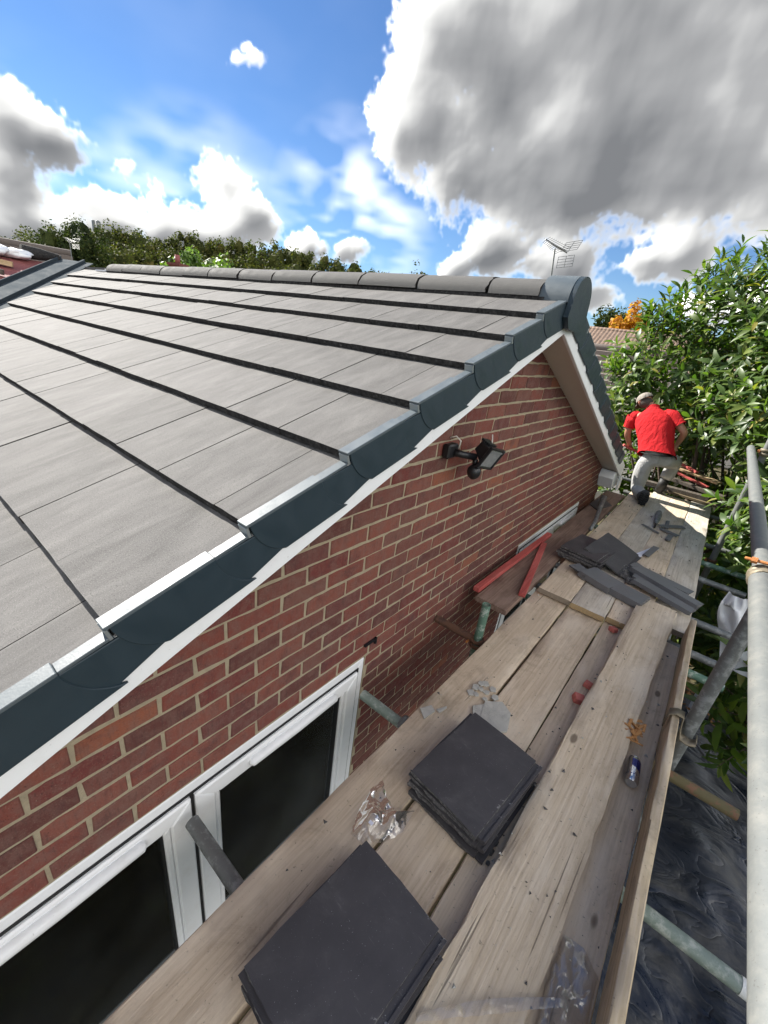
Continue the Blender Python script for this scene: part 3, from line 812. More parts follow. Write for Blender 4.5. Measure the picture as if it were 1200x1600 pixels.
# dry verge caps, one per course and slope
ARC = [(math.sin(t), math.cos(t)) for t in [i * math.pi / 2 / 8 for i in range(9)]]
def cap_unit(side, yt, last=False):
    """one interlocking verge unit; s runs up the slope, t down from the tile top"""
    zt_ = ZR - TA * abs(YR - yt)
    ang = PA - (DEL if side < 0 else DEL * .45)
    U = V((0, -side * math.cos(ang), math.sin(ang)))
    Nn = V((0, side * math.sin(ang), math.cos(ang)))
    B = V((0, yt, zt_))
    def P(s, t, x): 
        q = B + U * s - Nn * t
        return (x, q.y, q.z)
    e = empty('verge_cap', (.2, yt, zt_), parent=roof)
    T = .130
    def arc(s0): return [(s0 + .012 + .080 * (1 - math.cos(a)) / (1 - math.cos(1.15)), T * math.sin(a) / math.sin(1.15)) for a in [i * 1.15 / 9 for i in range(10)]]
    lo, hi = arc(-.012), arc(.232)
    m = MB()
    poly = [(-.012, -.004)] + lo + hi[::-1] + [(.238, -.004)]
    m.prism([P(s, t, .200) for s, t in poly], (.0100, 0, 0))
    m.build('cap_face', 'verge', e, bevel=.003, fixn=True)
    m = MB()
    hi2 = [q for q in arc(.205) if .004 < q[1] < T - .005]; h3 = [q for q in arc(.345) if .004 < q[1] < T - .045]
    poly = [(.206, .004)] + hi2 + [(.289, T - .004), (.445, T - .036), (.445, .012)]
    m.prism([P(s, t, .199) for s, t in poly], (.0075, 0, 0))
    m.build('cap_neck', 'verge', e, bevel=.002, fixn=True)
    m = MB()
    m.hexa([P(-.010, .002, .170), P(-.010, .002, .2110), P(.244, .002, .2110), P(.244, .002, .170), P(-.010, -.007, .170), P(-.010, -.007, .2110), P(.244, -.007, .2110), P(.244, -.007, .170)])
    m.hexa([P(.2445, .005, .174), P(.2445, .005, .2065), P(.35, .005, .2065), P(.35, .005, .174), P(.2445, -.003, .174), P(.2445, -.003, .2065), P(.35, -.003, .2065), P(.35, -.003, .174)])
    m.build('cap_flange', 'verge_glare', e, fixn=True, bevel=.0015)
    m = MB()
    m.hexa([P(-.0115, .032, .172), P(-.0115, .032, .2085), P(-.004, .032, .2085), P(-.004, .032, .172), P(-.0115, .0025, .172), P(-.0115, .0025, .2085), P(-.004, .0025, .2085), P(-.004, .0025, .172)])
    m.build('end_clip', 'clip', e, fixn=True, bevel=.001)
    return e
for yt in TAILS[:-1]:
    cap_unit(-1, yt)
    cap_unit(1, 2 * YR - yt)

# ridge end cap
m = MB()
cy = YR + .02
pol = [(cy + .135 * math.cos(a), .235 + .13 * math.sin(a)) for a in [i * math.pi / 16 for i in range(17)]]
pol = [(cy + .150, .165)] + pol + [(cy - .150, .165), (cy - .10, .118), (cy, .110), (cy + .10, .118)]
m.prism([(.212, y, z) for y, z in pol], (.026, 0, 0))
rc = m.build('ridge_end_cap', 'verge', roof, smooth='auto', fixn=True)
m = MB()
arc_ = [(cy + .138 * math.cos(a), .233 + .133 * math.sin(a)) for a in [i * math.pi / 20 for i in range(21)]]
inn = [(cy + .128 * math.cos(a), .233 + .122 * math.sin(a)) for a in [i * math.pi / 20 for i in range(21)]]
m.prism([(.06, y, z) for y, z in arc_ + inn[::-1]], (.1515, 0, 0))
m.build('cap_sleeve', 'verge_glare', rc, smooth='auto', fixn=True)
# ridge tiles
def ridge_mesh(k):
    m = MB(); rnd = random.Random(k)
    L = .472
    n = 14
    def prof(r0, h0, zb): return [(r0 * math.cos(a), zb + h0 * math.sin(a)) for a in [i * math.pi / n for i in range(n + 1)]]
    o = prof(.128, .092, 0); i_ = prof(.112, .077, -.002)
    je = [rnd.uniform(-.012, .004) for _ in range(n + 1)]; jf = [rnd.uniform(-.004, .012) for _ in range(n + 1)]
    N = n + 1
    A = [(-L / 2 + jf[q], y, z) for q, (y, z) in enumerate(o)]; B = [(L / 2 + je[q], y, z) for q, (y, z) in enumerate(o)]
    Cc = [(-L / 2 + jf[q], y, z) for q, (y, z) in enumerate(i_)]; D = [(L / 2 + je[q], y, z) for q, (y, z) in enumerate(i_)]
    m.add(A + B, [(q, q + 1, N + q + 1, N + q) for q in range(n)], 0)
    m.add(Cc + D, [(q, N + q, N + q + 1, q + 1) for q in range(n)], 1)
    m.add(A + Cc, [(q, N + q, N + q + 1, q + 1) for q in range(n)], 1)
    m.add(B + D, [(q, q + 1, N + q + 1, N + q) for q in range(n)], 1)
    m.add([A[0], B[0], D[0], Cc[0]], [(0, 1, 2, 3)], 1)
    m.add([A[-1], B[-1], D[-1], Cc[-1]], [(3, 2, 1, 0)], 1)
    return m.mesh('ridge_tile', ['ridge_concrete', 'tile_edge'], (0, 0, 0), smooth='auto', fixn=True)
rm = [ridge_mesh(k) for k in range(5)]
for k in range(12):
    xc = -.236 + .24 - .48 * k
    if k == 0:
        o = put('ridge_tile', rm[0], (-.085, YR, .252), roof, rot=(0, 0, 0)); o.scale = (.62, 1, 1)
    else:
        put('ridge_tile', rm[k % 5], (xc, YR + rnd.uniform(-.004, .004), .252 + rnd.uniform(-.004, .004)), roof, rot=(rnd.uniform(-.03, .03), rnd.uniform(-.008, .008), rnd.uniform(-.008, .008)))
# bedding strip under the ridge
m = MB(); m.box(-5.5, .09, YR - .122, YR + .122, .205, .250); m.build('ridge_bedding', 'tile_edge', roof)
m = MB(); m.box(-5.62, -5.5, YR - .1, YR - .02, .25, .275); m.box(-5.9, -5.62, YR - .11, YR - .04, .245, .262); m.build('ridge_roll', 'white_film', roof)

# barge boards and soffits
for side in (-1, 1):
    ye = Y0 - .2 if side < 0 else Y1 + .06
    m = MB()
    m.prism([(.176, YR, .095), (.176, ye, zt(ye, .095)), (.176, ye, zt(ye, .262)), (.176, YR, .262)], (.0225, 0, 0))
    m.build('barge_board', 'upvc', house, bevel=.003, fixn=True)
    m = MB()
    m.prism([(-.004, YR, .112), (-.004, ye, zt(ye, .112)), (-.004, ye, zt(ye, .124)), (-.004, YR, .124)], (.1395, 0, 0))
    m.build('soffit', 'soffit', house, fixn=True)
    m = MB()
    m.prism([(.136, YR, .104), (.136, ye, zt(ye, .104)), (.136, ye, zt(ye, .128)), (.136, YR, .128)], (.0395, 0, 0))
    m.build('soffit_trim', 'soffit', house, bevel=.003, fixn=True)
# boxed eave foot at the far corner
m = MB()
m.prism([(.004, 5.72, -1.245), (.004, 6.03, -1.39), (.004, 6.03, -1.475), (.004, 5.76, -1.475), (.004, 5.66, -1.33)], (.171, 0, 0))
m.build('eave_box', 'upvc', house, bevel=.004, fixn=True)
m = MB()
m.prism([(.20, 5.84, -1.30), (.20, 6.02, -1.37), (.20, 6.02, -1.50), (.20, 5.90, -1.50)], (.022, 0, 0))
m.build('barge_foot', 'upvc', house, bevel=.003, fixn=True)

# unfinished cross slope beyond the valley on the left
m = MB()
def crossz(x): return -.2465 + .308 * (-5.2 - x)
m.add([(-3.8, .05, crossz(-3.8) - .02), (-7.0, 2.47, crossz(-7.0) - .02), (-7.0, -1.0, crossz(-7.0) - .02), (-3.8, -1.0, crossz(-3.8) - .02)], [(0, 1, 2, 3)])
m.build('cross_slope', 'felt', roof)
va, vb = V((-4.2, .35, -.54)), V((-7.0, 2.45, .34))
dirv = (vb - va).normalized(); sid = dirv.cross(V((0, 0, 1))).normalized()
m = MB()
for off, wd, hh in ((-.16, .02, .05), (-.02, .28, .012), (.13, .03, .045), (.20, .10, .012)):
    p = [va + sid * (off - wd / 2), va + sid * (off + wd / 2), vb + sid * (off + wd / 2), vb + sid * (off - wd / 2)]
    m.hexa([q + V((0, 0, .02)) for q in p] + [q + V((0, 0, .02 + hh)) for q in p])
m.build('valley_trough', 'grp', roof, fixn=True, bevel=.004)
def bar(m, a, b, w, h, mi=0):
    a, b = V(a), V(b); d = (b - a).normalized(); s = d.cross(V((0, 0, 1))).normalized() * w / 2; u = s.cross(d).normalized() * h
    m.hexa([a - s, a + s, b + s, b - s, a - s + u, a + s + u, b + s + u, b - s + u], mi)
for k, (a, b, mt, lb) in enumerate([((-6.75, .9), (-6.5, 1.62), 'fresh_wood', 'upper pale batten lying on the red felt left of the valley'),
                                    ((-6.45, .8), (-6.15, 1.44), 'dark_wood', 'dark timber lying on the red felt left of the valley'),
                                    ((-6.15, .6), (-5.98, 1.30), 'fresh_wood', 'lower pale batten lying on the red felt left of the valley')]):
    m = MB(); bar(m, (*a, crossz(a[0]) + .0), (*b, crossz(b[0]) + .0), .09, .06)
    m.build('batten', mt, bevel=.004, fixn=True, label=lb, cat='timber')
def blob(m, c, r, n=10, amp=.25, seed=0, mi=0):
    c = V(c)
    def fn(u, v):
        th, ph = u * 2 * math.pi, (v - .5) * math.pi
        q = V((math.cos(th) * math.cos(ph), math.sin(th) * math.cos(ph), math.sin(ph)))
        k = 1 + amp * noise.noise(q * 1.7 + V((seed, seed * 2.3, 0)))
        return c + V((q.x * r[0], q.y * r[1], q.z * r[2])) * k
    m.grid(fn, n * 2, n, mi)
m = MB(); blob(m, (-6.9, 1.5, crossz(-6.9) + .07), (.16, .20, .075), seed=2, amp=.5); blob(m, (-6.92, 1.78, crossz(-6.9) + .05), (.12, .16, .055), seed=5, amp=.5)
m.build('white_sack', 'white_film', smooth=True, label='crumpled white sack on the unfinished roof slope at the far left', cat='sack')
m = MB(); m.tube([(-7.0, 1.86, crossz(-7.0) + .07), (-7.02, 2.05, crossz(-7.0) + .07), (-7.05, 2.28, crossz(-7.05) + .045)], [.085, .075, .05], 12)
m.build('felt_roll', 'tile_edge', smooth=True, label='dark roll of roofing felt lying by the top of the valley', cat='felt roll')

# ------------------------------------------------------------------ floodlight with motion sensor
fl = empty('floodlight', (0, 1.80, -.53), 'black floodlight with motion sensor on the brick gable', 'light')
m = MB(); m.box(.003, .045, 1.745, 1.835, -.535, -.465); m.build('back_box', 'black_plastic', fl, bevel=.008)
m = MB(); m.tube([(.04, 1.80, -.505), (.075, 1.84, -.515), (.11, 1.90, -.525)], [.020, .017, .018], 10); m.build('arm', 'black_plastic', fl, smooth=True)
m = MB()
m.M = Matrix.Translation((.135, 1.955, -.518)) @ Euler((R(-14), R(22), R(-6))).to_matrix().to_4x4()
m.hexa([(-.05, -.045, .0), (.02, -.06, -.03), (.02, .06, -.03), (-.05, .045, .0), (-.045, -.04, .055), (.03, -.065, .05), (.03, .065, .05), (-.045, .04, .055)])
for k in range(5): m.box(-.052 + k * .012, -.047 + k * .012, -.045, .045, .052, .068)
m.build('lamp_housing', 'black_plastic', fl, bevel=.006, fixn=True)
m = MB()
m.M = Matrix.Translation((.135, 1.955, -.518)) @ Euler((R(-14), R(22), R(-6))).to_matrix().to_4x4()
ring(m, -.085, .085, -.055, .068, .012, .026, .044)
hd = m.build('bezel', 'black_plastic', fl, bevel=.003, fixn=True)
m = MB()
m.M = Matrix.Translation((.135, 1.955, -.518)) @ Euler((R(-14), R(22), R(-6))).to_matrix().to_4x4()
m.box(.024, .036, -.072, .072, -.042, .055); m.box(.037, .041, -.07, .07, .045, .052)
m.build('lamp_glass', 'lamp_glass', fl)
m = MB(); m.tube([(.115, 1.895, -.535), (.118, 1.895, -.56)], .014, 10); blob(m, (.122, 1.895, -.598), (.036, .036, .040), 8, .05); m.build('sensor', 'black_plastic', fl, smooth=True)
m = MB(); m.tube([(.004, 1.80, -.44), (.03, 1.815, -.43), (.05, 1.83, -.45), (.045, 1.83, -.49)], .004, 6); m.tube([(.12, 2.02, -.42), (.135, 2.0, -.45), (.14, 1.99, -.47)], .004, 6); m.build('cable', 'wire', fl, smooth=True)

# ================================================================== SCAFFOLD DECK
DZ = -1.60
def plank(name, p0, p1, w, t, mats, seed=0, warp=.003, rough_edge=.0025, roll=0.0, **tags):
    """board whose top centre-line runs p0 -> p1; local Y is the length"""
    p0, p1 = V(p0), V(p1)
    L = (p1 - p0).length
    n = max(6, int(L / .09))
    rnd = random.Random(seed * 77 + 5)
    m = MB()
    sec = [(-.5, -.12), (-.5, -.88), (-.47, -1), (.47, -1), (.5, -.88), (.5, -.12), (.475, 0), (.2, .0), (-.2, .0), (-.475, 0)]
    pts = []
    for i in range(n + 1):
        yy = L * i / n
        wob = nz((yy * 1.7, seed * 3.1, 0)) * warp
        for (a, b) in sec:
            e = rough_edge * nz((yy * 9, a * 7 + seed, b * 5)) * 2
            pts.append((a * w + (e if abs(a) > .4 else 0), yy, b * t + wob + (e * .5 if b > -.5 else 0)))
    k = len(sec)
    m.add(pts, [(i * k + j, (i + 1) * k + j, (i + 1) * k + (j + 1) % k, i * k + (j + 1) % k) for i in range(n) for j in range(k)], 0)
    m.add(pts[:k], [tuple(range(k))], 1); m.add(pts[-k:], [tuple(range(k))[::-1]], 1)
    me = m.mesh(name, mats if isinstance(mats, list) else [mats, 'end_grey'], (0, 0, 0), fixn=True, smooth='auto')
    d = (p1 - p0).normalized()
    x = d.cross(V((0, 0, 1))).normalized(); z = x.cross(d)
    rot = (Matrix((x, d, z)).transposed() @ Matrix.Rotation(roll, 3, 'Y')).to_euler()
    return put(name, me, p0, rot=rot, **tags)
GRP = 'boards of the scaffold deck'
plank('scaffold_board', (.475, -1.1, DZ), (.475, 2.88, DZ), .228, .038, 'board_green', 1, label='scaffold board of the near bay running along the wall, stained green near the camera', cat='board', group=GRP)
plank('scaffold_board', (.715, -1.1, DZ - .001), (.714, 2.90, DZ - .001), .226, .038, 'board', 2, label='near scaffold board second from the wall, carrying the tile stacks', cat='board', group=GRP)
plank('scaffold_board', (.951, -1.1, DZ), (.95, 2.9, DZ), .228, .038, 'board_pale', 3, label='near scaffold board with the red wood chips on it', cat='board', group=GRP)
plank('scaffold_board', (1.178, -1.1, DZ - .002), (1.160, 2.93, DZ - .002), .224, .038, 'board_pale', 4, label='near scaffold board under the drinks can, beside the toe board', cat='board', group=GRP)
plank('scaffold_board', (1.008, -.6, DZ + .0405), (1.079, 3.22, DZ + .092), .226, .036, 'board_thick', 5, warp=.002, rough_edge=.005, label='loose pale plank with long cracks lying on top of the deck', cat='board')
FZ = -1.55
wf = ['board_grey', 'end_grain']
plank('scaffold_board', (.492, 2.80, FZ), (.458, 6.45, FZ), .226, .038, ['board', 'end_grey'], 6, label='far scaffold board carrying the small tile stack, left of the kneeling man', cat='board', group=GRP)
plank('scaffold_board', (.722, 2.79, FZ), (.676, 6.55, FZ), .224, .038, wf, 7, label='far scaffold board with a pale cut end, under the kneeling man', cat='board', group=GRP)
plank('scaffold_board', (.951, 2.82, FZ), (.885, 6.58, FZ), .222, .038, ['board', 'end_grain'], 8, label='far scaffold board under the brush and offcuts', cat='board', group=GRP)
plank('scaffold_board', (1.172, 3.04, FZ - .003), (1.108, 6.62, FZ - .003), .222, .038, ['board_grey', 'end_grey'], 9, label='outermost far scaffold board with patches of sun', cat='board', group=GRP)
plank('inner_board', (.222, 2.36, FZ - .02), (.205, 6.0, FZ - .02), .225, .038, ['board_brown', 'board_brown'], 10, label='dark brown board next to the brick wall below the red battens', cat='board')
# toe board on edge
plank('toe_board', (1.302, -.4, -1.5225), (1.262, 3.04, -1.5225), .176, .033, ['toe_board', 'end_grey'], 11, roll=R(-92.5), rough_edge=.004, label='toe board standing on edge along the right side of the deck', cat='board')
# band clip holding the toe board to the standard
m = MB()
pth = [(1.262, 2.02, -1.50), (1.262, 2.02, -1.425), (1.285, 2.03, -1.415), (1.312, 2.035, -1.42), (1.318, 2.01, -1.47), (1.328, 1.99, -1.50), (1.36, 1.985, -1.505), (1.39, 2.0, -1.50), (1.392, 2.03, -1.495)]
pts = []
for i, p in enumerate(pth):
    for dy in (-.024, .024): pts.append((p[0], p[1] + dy, p[2]))
m.add(pts, [(2 * i, 2 * i + 1, 2 * i + 3, 2 * i + 2) for i in range(len(pth) - 1)])
clip = m.build('toe_board_clip', 'clamp', smooth=True, label='steel band clip over the toe board by the near upright', cat='clip')
md = clip.modifiers.new('t', 'SOLIDIFY'); md.thickness = .005
m = MB(); m.tube([(1.385, 2.01, -1.50), (1.43, 1.985, -1.52)], .006, 6); m.build('bolt', 'black_plastic', clip)

# ------------------------------------------------------------------ tubes
TR = .0245
def tubeobj(name, a, b, mt, r=TR, label=None, cat='tube', group=None):
    m = MB(); m.pipe(a, b, r)
    return m.build(name, mt, smooth='auto', label=label, cat=cat, group=group)
tz = DZ - .064
GT = 'scaffold tubes across the deck'
tubeobj('transom_tube', (.055, .40, tz), (1.30, .40, tz), 'galv_dark', label='dark scaffold tube end in front of the near window', group=GT)
tubeobj('transom_tube', (.09, 1.255, tz - .003), (1.655, 1.275, tz), 'paint_flake', label='pale green flaked scaffold tube end beside the near window jamb', group=GT)
tubeobj('transom_tube', (.008, 2.055, tz), (.60, 2.07, tz), 'rust_tube', label='rusty tube butting against the brick wall', group=GT)
tubeobj('transom_tube', (.52, 1.965, tz - .05), (1.62, 1.985, tz - .05), 'mossy_tube', label='brown mossy tube end over the black sheet', group=GT)
fz = FZ - .064
for k, (yy, x1, mt, lb) in enumerate([(2.79, 1.52, 'green_tube', 'bright green tube end just beyond the toe board clip'), (3.02, 1.50, 'galv_dark', 'grey tube end behind the toe board, second beyond the clip'),
                                      (3.38, 1.57, 'galv_dark', 'grey tube end passing under the white bag'), (4.2, 1.60, 'galv_dark', 'grey tube end running behind the white bag'),
                                      (4.62, 1.615, 'green_tube', 'green tube end above the white bag'), (5.18, 1.555, 'galv', 'pale tube end level with the sunlit far upright foot'),
                                      (6.35, 1.50, 'galv', 'farthest tube end at the deck edge by the laurel')]):
    tubeobj('transom_tube', (.0 if yy < 3.1 else .25, yy, fz - (.05 if yy < 3.1 else 0)), (x1, yy + .02, fz - (.05 if yy < 3.1 else 0)), mt, label=lb, group=GT)
m = MB(); m.tube([(1.617, 1.2745, tz), (1.662, 1.2755, tz)], .0262, 16); m.build('tube_cap', 'white_cap', smooth='auto', label='white painted end on the green tube over the black sheet', cat='cap')
# ledgers under the deck
tubeobj('ledger_tube', (1.20, -1.0, tz - .052), (1.20, 2.75, tz - .052), 'galv_dark', label='scaffold ledger tube under the deck, near half', group='scaffold ledgers')
tubeobj('ledger_tube', (1.20, 2.8, fz - .102), (1.16, 6.9, fz - .052), 'galv_dark', label='scaffold ledger tube under the deck, far half', group='scaffold ledgers')
tubeobj('ledger_tube', (.42, -1.0, tz - .052), (.42, 6.6, tz - .052), 'galv_dark', label='scaffold ledger tube under the inner edge of the deck', group='scaffold ledgers')
SR = .0285
tubeobj('standard_tube', (1.352, 2.05, G), (1.352, 2.05, -.30), 'galv_dark', SR, label='dark upright scaffold tube by the toe board clip', cat='tube', group='scaffold uprights')
tubeobj('standard_tube', (1.35, 4.95, G), (1.35, 4.95, .35), 'galv', SR * .95, label='upright scaffold tube in front of the laurel, sunlit at its top', cat='tube', group='scaffold uprights')
tubeobj('standard_tube', (.30, 2.06, G), (.30, 2.065, -1.395), 'green_tube', .0255, label='short green upright tube with open top beside the inner board', cat='tube', group='scaffold uprights')
tubeobj('standard_tube', (.33, -1.0, G), (.33, -1.0, -1.5), 'galv_dark', .0255, label='inner upright scaffold tube behind the camera', cat='tube', group='scaffold uprights')
# guard rail of two tubes
RR = .0302
tubeobj('guard_rail', (1.272, -.5, -.60), (1.271, 1.735, -.598), 'galv', RR, label='thick near guard rail tube at the right edge of the picture', cat='tube', group='guard rail')
tubeobj('guard_rail', (1.292, 1.80, -.622), (1.245, 4.95, -.565), 'galv', RR, label='far guard rail tube ending among the laurel leaves', cat='tube', group='guard rail')
def coupler(c, ax, mt, label, bolt=True):
    c = V(c)
    e = empty('coupler', c, label, 'coupler', 'scaffold couplers')
    m = MB()
    ax = V(ax).normalized()
    u = V((0, 0, 1)) if abs(ax.z) < .9 else V((1, 0, 0))
    x = ax.cross(u).normalized(); y = x.cross(ax)
    for k in range(2):
        ang = [i * math.pi * 1.5 / 12 + .3 for i in range(13)]
        off = ax * (.018 if k else -.018)
        pts = [c + off + x * .037 * math.cos(a) + y * .037 * math.sin(a) for a in ang]
        m.tube(pts, [(.006, .014)] * 13, 8, up=ax)
    m.build('saddle', mt, e, smooth='auto')
    if bolt:
        m = MB(); b0 = c + x * .03 - y * .045
        m.tube([b0 - x * .08, b0 + x * .03], .007, 8); m.tube([b0 - x * .045, b0 - x * .022], .013, 6)
        m.build('bolt', 'rust', e)
    return e
cp = coupler((1.279, 1.772, -.60), (0, 1, 0), 'clamp', 'coupler with bright rusty bolt where the two guard rail tubes meet', False)
m = MB(); m.tube([(1.215, 1.79, -.556), (1.30, 1.775, -.545)], .0055, 8); m.tube([(1.232, 1.787, -.554), (1.248, 1.784, -.552)], .011, 6); m.build('bolt', 'rust', cp)
m = MB(); m.tube([(1.30, 1.775, -.545), (1.335, 1.77, -.56), (1.345, 1.77, -.59)], [.02, .026, .02], 10); m.build('flap', 'clamp', cp, smooth=True)
coupler((1.352, 2.05, -.66), (0, 0, 1), 'clamp', 'coupler on the near upright behind the guard rail')
coupler((1.35, 4.95, -.575), (0, 0, 1), 'clamp', 'coupler joining the far upright and the rail in the leaves')
coupler((1.35, 4.95, -1.68), (0, 0, 1), 'rust_tube', 'rusty coupler at the foot of the far upright by the deck edge')
coupler((.36, 1.262, tz + .0), (1, 0, 0), 'galv_dark', 'dark coupler on the flaked tube beside the near window', False)
coupler((.30, 2.063, tz - .01), (0, 0, 1), 'rust_tube', 'coupler at the foot of the short green upright')

# ------------------------------------------------------------------ black sheet, pipe and bag below on the right
m = MB()
def tarpf(u, v):
    x, y = 1.45 + 3.2 * u, -.6 + 6.2 * v + .35 * u
    z = G + .06 + .05 * nz((x * 2.2, y * 1.4, 1)) + .025 * nz((x * 6, y * 4, 4)) + .02 * abs(nz((x * 3 + y * 2, y * 5, 8)))
    return (x, y, z)
m.grid(tarpf, 70, 110)
m.build('black_sheet', 'tarp', smooth=True, label='dusty black plastic sheet spread on the ground below the scaffold', cat='sheet')
m = MB(); m.tube([(1.854, 5.42, G + .02), (1.84, 5.42, -1.75)], .056, 20); m.build('white_pipe', 'upvc', smooth='auto', label='white plastic pipe standing behind the scaffold below the white bag', cat='pipe')
m = MB()
def bagf(u, v):
    a = (u - .5) * 2
    z = -1.54 - .62 * v
    w = .155 * (.55 + .75 * math.sin(min(1, v * 1.35 + .1) * math.pi * .72))
    x = 1.585 + .22 * v + a * w
    y = 4.02 + .06 * nz((a * 2, v * 3, 3)) + .025 * nz((a * 7, v * 6, 9)) - .05 * (1 - a * a)
    return (x, y, z + .04 * a * a * (1 - v) - .05 * abs(a) * (v < .2))
m.grid(bagf, 22, 30)
m.grid(lambda u, v: tuple(V(bagf(1 - u, v)) + V((0, .10 * math.sin(math.pi * min(1, u)) * math.sin(math.pi * v), 0))), 22, 30)
m.build('white_bag', 'white_film', smooth=True, label='white plastic bag snagged on the tube end beside the guard rail', cat='bag')
m = MB(); bar(m, (1.95, 5.95, G + .06), (2.75, 5.55, G + .06), .09, .05); m.build('ground_plank', 'board_grey', bevel=.004, fixn=True, label='grey timber lying at the far edge of the black sheet', cat='timber')
m = MB(); rnd = random.Random(5)
for k in range(260):
    x, y = rnd.uniform(1.5, 3.4), rnd.uniform(5.3, 6.4)
    a, s_ = rnd.uniform(0, 6.28), rnd.uniform(.025, .06)
    c, q = V((x, y, G + .05 + rnd.uniform(.02, .10))), V((math.cos(a), math.sin(a), rnd.uniform(-.3, .3)))
    r_ = V((-q.y, q.x, rnd.uniform(-.4, .4)))
    m.add([c - q * s_, c + r_ * s_ * .5, c + q * s_, c - r_ * s_ * .5], [(0, 1, 2, 3)])
m.build('leaf_litter', 'dead_leaf', label='fallen brown leaves beyond the black sheet', cat='leaves', kind='stuff')

# ================================================================== LOOSE THINGS ON THE DECK
def slate_mesh(seed, w=.325, L=.425, t=.020):
    """flat interlocking roof tile lying face up: body plus a lower side lock along +X"""
    m = MB(); rnd = random.Random(seed)
    n, k = 10, 8
    def edge(cnt, amp): return [rnd.uniform(-amp, amp) for _ in range(cnt + 1)]
    ex0 = edge(k, .002); ey0, ey1 = edge(n, .0018), edge(n, .0015)
    body = w - .030
    top = []
    for j in range(k + 1):
        for i in range(n + 1):
            x = -w / 2 + body * i / n + (ex0[j] if i == 0 else 0)
            y = -L / 2 + L * j / k + (ey0[i] if j == 0 else 0) + (ey1[i] if j == k else 0)
            top.append((x, y, t - .0015 * (2 * i / n - 1) ** 2))
    m.add(top, [(j * (n + 1) + i, j * (n + 1) + i + 1, (j + 1) * (n + 1) + i + 1, (j + 1) * (n + 1) + i) for j in range(k) for i in range(n)], 0)
    per = [i for i in range(n + 1)] + [j * (n + 1) + n for j in range(1, k + 1)] + [k * (n + 1) + i for i in range(n - 1, -1, -1)] + [j * (n + 1) for j in range(k - 1, 0, -1)]
    pt = [top[i] for i in per]
    bt = []
    for (x, y, z) in pt:
        fr = abs(y + L / 2) < .02
        bt.append((x + rnd.uniform(-.002, .002), y + (rnd.uniform(-.003, .008) if fr else 0), .001 + rnd.uniform(0, .002)))
    N = len(pt)
    m.add(pt + bt, [(i, N + i, N + (i + 1) % N, (i + 1) % N) for i in range(N)], 1)
    m.add(bt, [list(range(N))], 1)
    x0, x1 = -w / 2 + body + .0005, w / 2
    m.box(x0, x1 - .010, -L / 2 + .012, L / 2 - .004, .002, t - .009, 0)
    m.box(x1 - .0098, x1, -L / 2 + .012, L / 2 - .004, .002, t - .0045, 0)
    return m.mesh('loose_roof_tile', ['slate', 'slate_edge'], (0, 0, 0), fixn=True)
sm = [slate_mesh(k) for k in range(5)]
ORD = ['topmost', 'second from the top', 'third from the top', 'fourth from the top', 'fifth from the top', 'sixth from the top']
def stack(c, rz, n, zb, where, grp, jit=.012, dz=.0215):
    rnd = random.Random(int(c[0] * 1000))
    for k in range(n):
        i = n - 1 - k
        j = 0 if k == n - 1 else jit
        put('loose_roof_tile', sm[(k * 3 + n) % 5], (c[0] + rnd.uniform(-j, j), c[1] + rnd.uniform(-j, j), zb + k * dz), rot=(0, 0, rz + (0 if k == n - 1 else rnd.uniform(-.05, .05))),
            label=f'dark roof tile, {ORD[i]} in the {where}', cat='roof tile', group=grp)
stack((.735, .480), R(-4.6), 5, DZ + .0025, 'stack nearest the camera', 'tiles stacked near the camera')
stack((.738, 1.187), R(-6.0), 5, DZ + .0025, 'middle stack by the bag', 'tiles in the middle stack')
stack((.497, 3.60), R(-7), 5, FZ + .002, 'small far stack', 'tiles in the far stack', jit=.02)
# tile propped on the far stack
put('loose_roof_tile', sm[2], (.655, 3.685, FZ + .085), rot=(R(6), R(17), R(-8)), label='dark roof tile propped at a slant against the far stack', cat='roof tile')

def angle_piece(name, a, b, w, t, fold, seed, label, grp=None, mt='trim_grey'):
    """broken length of bent verge or ridge trim: an L section from a to b"""
    a, b = V(a), V(b)
    d = (b - a).normalized(); s = d.cross(V((0, 0, 1))).normalized(); u = s.cross(d).normalized()
    n = 8; rnd = random.Random(seed)
    sec = [(-w / 2, 0), (w / 2, 0), (w / 2 + .003, -fold), (w / 2 - t, -fold), (w / 2 - t - .002, -t), (-w / 2, -t)]
    m = MB(); pts = []
    for i in range(n + 1):
        p = a.lerp(b, i / n)
        for k, (x, z) in enumerate(sec):
            e = (rnd.uniform(-.012, .012) if i in (0, n) else 0)
            pts.append(p + s * x + u * z + d * e)
    k = len(sec)
    m.add(pts, [(i * k + j, (i + 1) * k + j, (i + 1) * k + (j + 1) % k, i * k + (j + 1) % k) for i in range(n) for j in range(k)], 0)
    m.add(pts[:k], [tuple(range(k))], 1); m.add(pts[-k:], [tuple(range(k))[::-1]], 1)
    return m.build(name, [mt, 'slate_edge'], fixn=True, label=label, cat='trim', group=grp)
g5 = 'dark trim lengths in the far heap'
angle_piece('hip_trim', (.515, 3.215, FZ + .045), (.56, 3.29, FZ + .05), .16, .014, .04, 1, 'short curled dark trim end at the left of the heap', g5)
angle_piece('hip_trim', (.565, 3.29, FZ + .058), (.80, 3.21, FZ + .05), .19, .012, .045, 2, 'wide dark trim piece lying left of the heap, split across', g5)
angle_piece('hip_trim', (.80, 3.215, FZ + .05), (1.00, 3.155, FZ + .055), .17, .012, .045, 3, 'wide dark trim piece touching the loose pale plank', g5)
tz_ = FZ + .012
